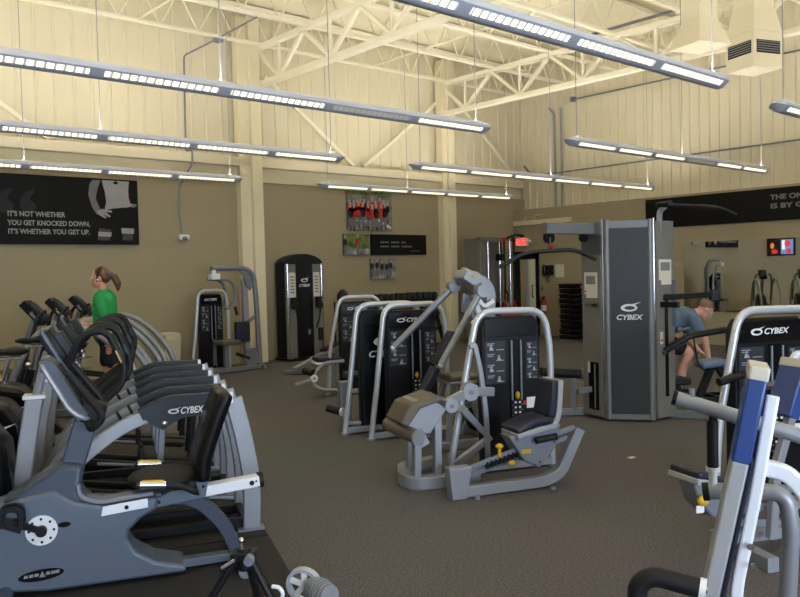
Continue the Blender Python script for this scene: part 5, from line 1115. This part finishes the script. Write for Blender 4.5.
for s in (-1, 1):
    e = P('eye', 'white_print', wm, ('ell', tuple(p(.078, s * .03, .012)), .012)); P('iris', 'black_gloss', e, ('ell', tuple(p(.087, s * .031, .012)), .006))
for y, x in ((.1, .0), (-.1, .21)):
    P('shoe', 'shoe_white', wm, ('ell', (x - .02, y, .235), (.13, .045, .04)), ('ell', (x + .07, y, .26), (.05, .042, .055)), ('bx', x - .13, x + .1, y - .04, y + .04, .195, .22), bev=.01)

# man leaning over the bench by the cable tower, facing +x of his own frame
mn = thing('person', 'person in blue-grey shirt leaning over a bench beside the cable tower', 'person', (9.3, 5.28, 0), R(-42))
b = MB()
hc = V(.40, 0, 1.08)
p, rot = head(b, hc, (.75, 0, -.62), (.62, 0, .78), 1.02)
b.limb([((.2, 0, 1.02), .062), ((.36, 0, 1.06), .056)])
b.limb([((-.25, 0, .78), .15), ((-.05, 0, .92), .14), ((.15, 0, .98), .14)]); b.ell((.14, 0, .98), (.13, .2, .12), (0, R(20), 0)); b.ell((-.28, 0, .75), (.14, .17, .13))
b.limb([((.2, -.2, .98), .062), ((.3, -.25, .72), .048), ((.31, -.25, .68), .044), ((.36, -.22, .44), .03)]); hand(b, (.365, -.22, .43), (.1, .05, -1), (0, 1, 0), 1.1)
b.limb([((.2, .2, .98), .062), ((.26, .28, .74), .048), ((.28, .28, .7), .044), ((.4, .2, .52), .03)]); hand(b, (.4, .2, .52), (.8, -.1, -.5), (0, -1, 0), 1.1)
b.limb([((-.26, -.1, .74), .105), ((.1, -.16, .58), .072), ((.13, -.16, .54), .064), ((.05, -.16, .34), .058), ((.0, -.16, .1), .04)]); b.limb([((-.02, -.16, .06), .045), ((.12, -.17, .045), .04), ((.17, -.17, .04), .032)])
b.limb([((-.26, .1, .74), .105), ((.05, .18, .56), .072), ((.07, .18, .52), .064), ((-.05, .18, .32), .058), ((-.12, .18, .1), .04)]); b.limb([((-.14, .18, .06), .045), ((.0, .19, .045), .04), ((.05, .19, .04), .032)])
remeshed(b, 'body', 'skin_pale', mn, .008, 3)
b = MB(); b.limb([((-.24, 0, .8), .165), ((-.05, 0, .93), .158), ((.13, 0, .98), .152)]); b.ell((.14, 0, .98), (.145, .215, .132), (0, R(20), 0)); b.limb([((.2, 0, 1.02), .075), ((.24, 0, 1.03), .07)])
for s in (-1, 1): b.limb([((.18, s * .2, .98), .082), ((.25, s * .24, .82), .072)])
sh = remeshed(b, 'shirt', 'blue_cloth', mn, .013, 4)
P('shirt_print', 'dim_print', sh, ('ell', (.1, -.17, .86), (.07, .03, .02), (0, R(-20), 0)), ('ell', (.02, -.16, .85), (.04, .03, .03)))
b = MB(); b.ell((-.28, 0, .74), (.155, .185, .14)); b.limb([((-.26, -.1, .74), .122), ((.02, -.15, .62), .1)]); b.limb([((-.26, .1, .74), .122), ((-.02, .16, .6), .1)])
remeshed(b, 'shorts', 'black_cloth', mn, .013, 3)
b = MB(); b.ell(p(-.014, 0, .04), (.101, .081, .094), rot); remeshed(b, 'hair', 'hair_short', mn, .01, 2)
for s in (-1, 1):
    e = P('eye', 'white_print', mn, ('ell', tuple(p(.08, s * .031, .012)), .012)); P('iris', 'black_gloss', e, ('ell', tuple(p(.089, s * .032, .012)), .006))
for x, y in ((.06, -.165), (-.06, .185)):
    P('shoe', 'black_rubber', mn, ('ell', (x + .02, y, .055), (.14, .05, .045)), ('ell', (x - .07, y, .08), (.055, .046, .06)), ('bx', x - .11, x + .14, y - .044, y + .044, .0, .03), bev=.01)
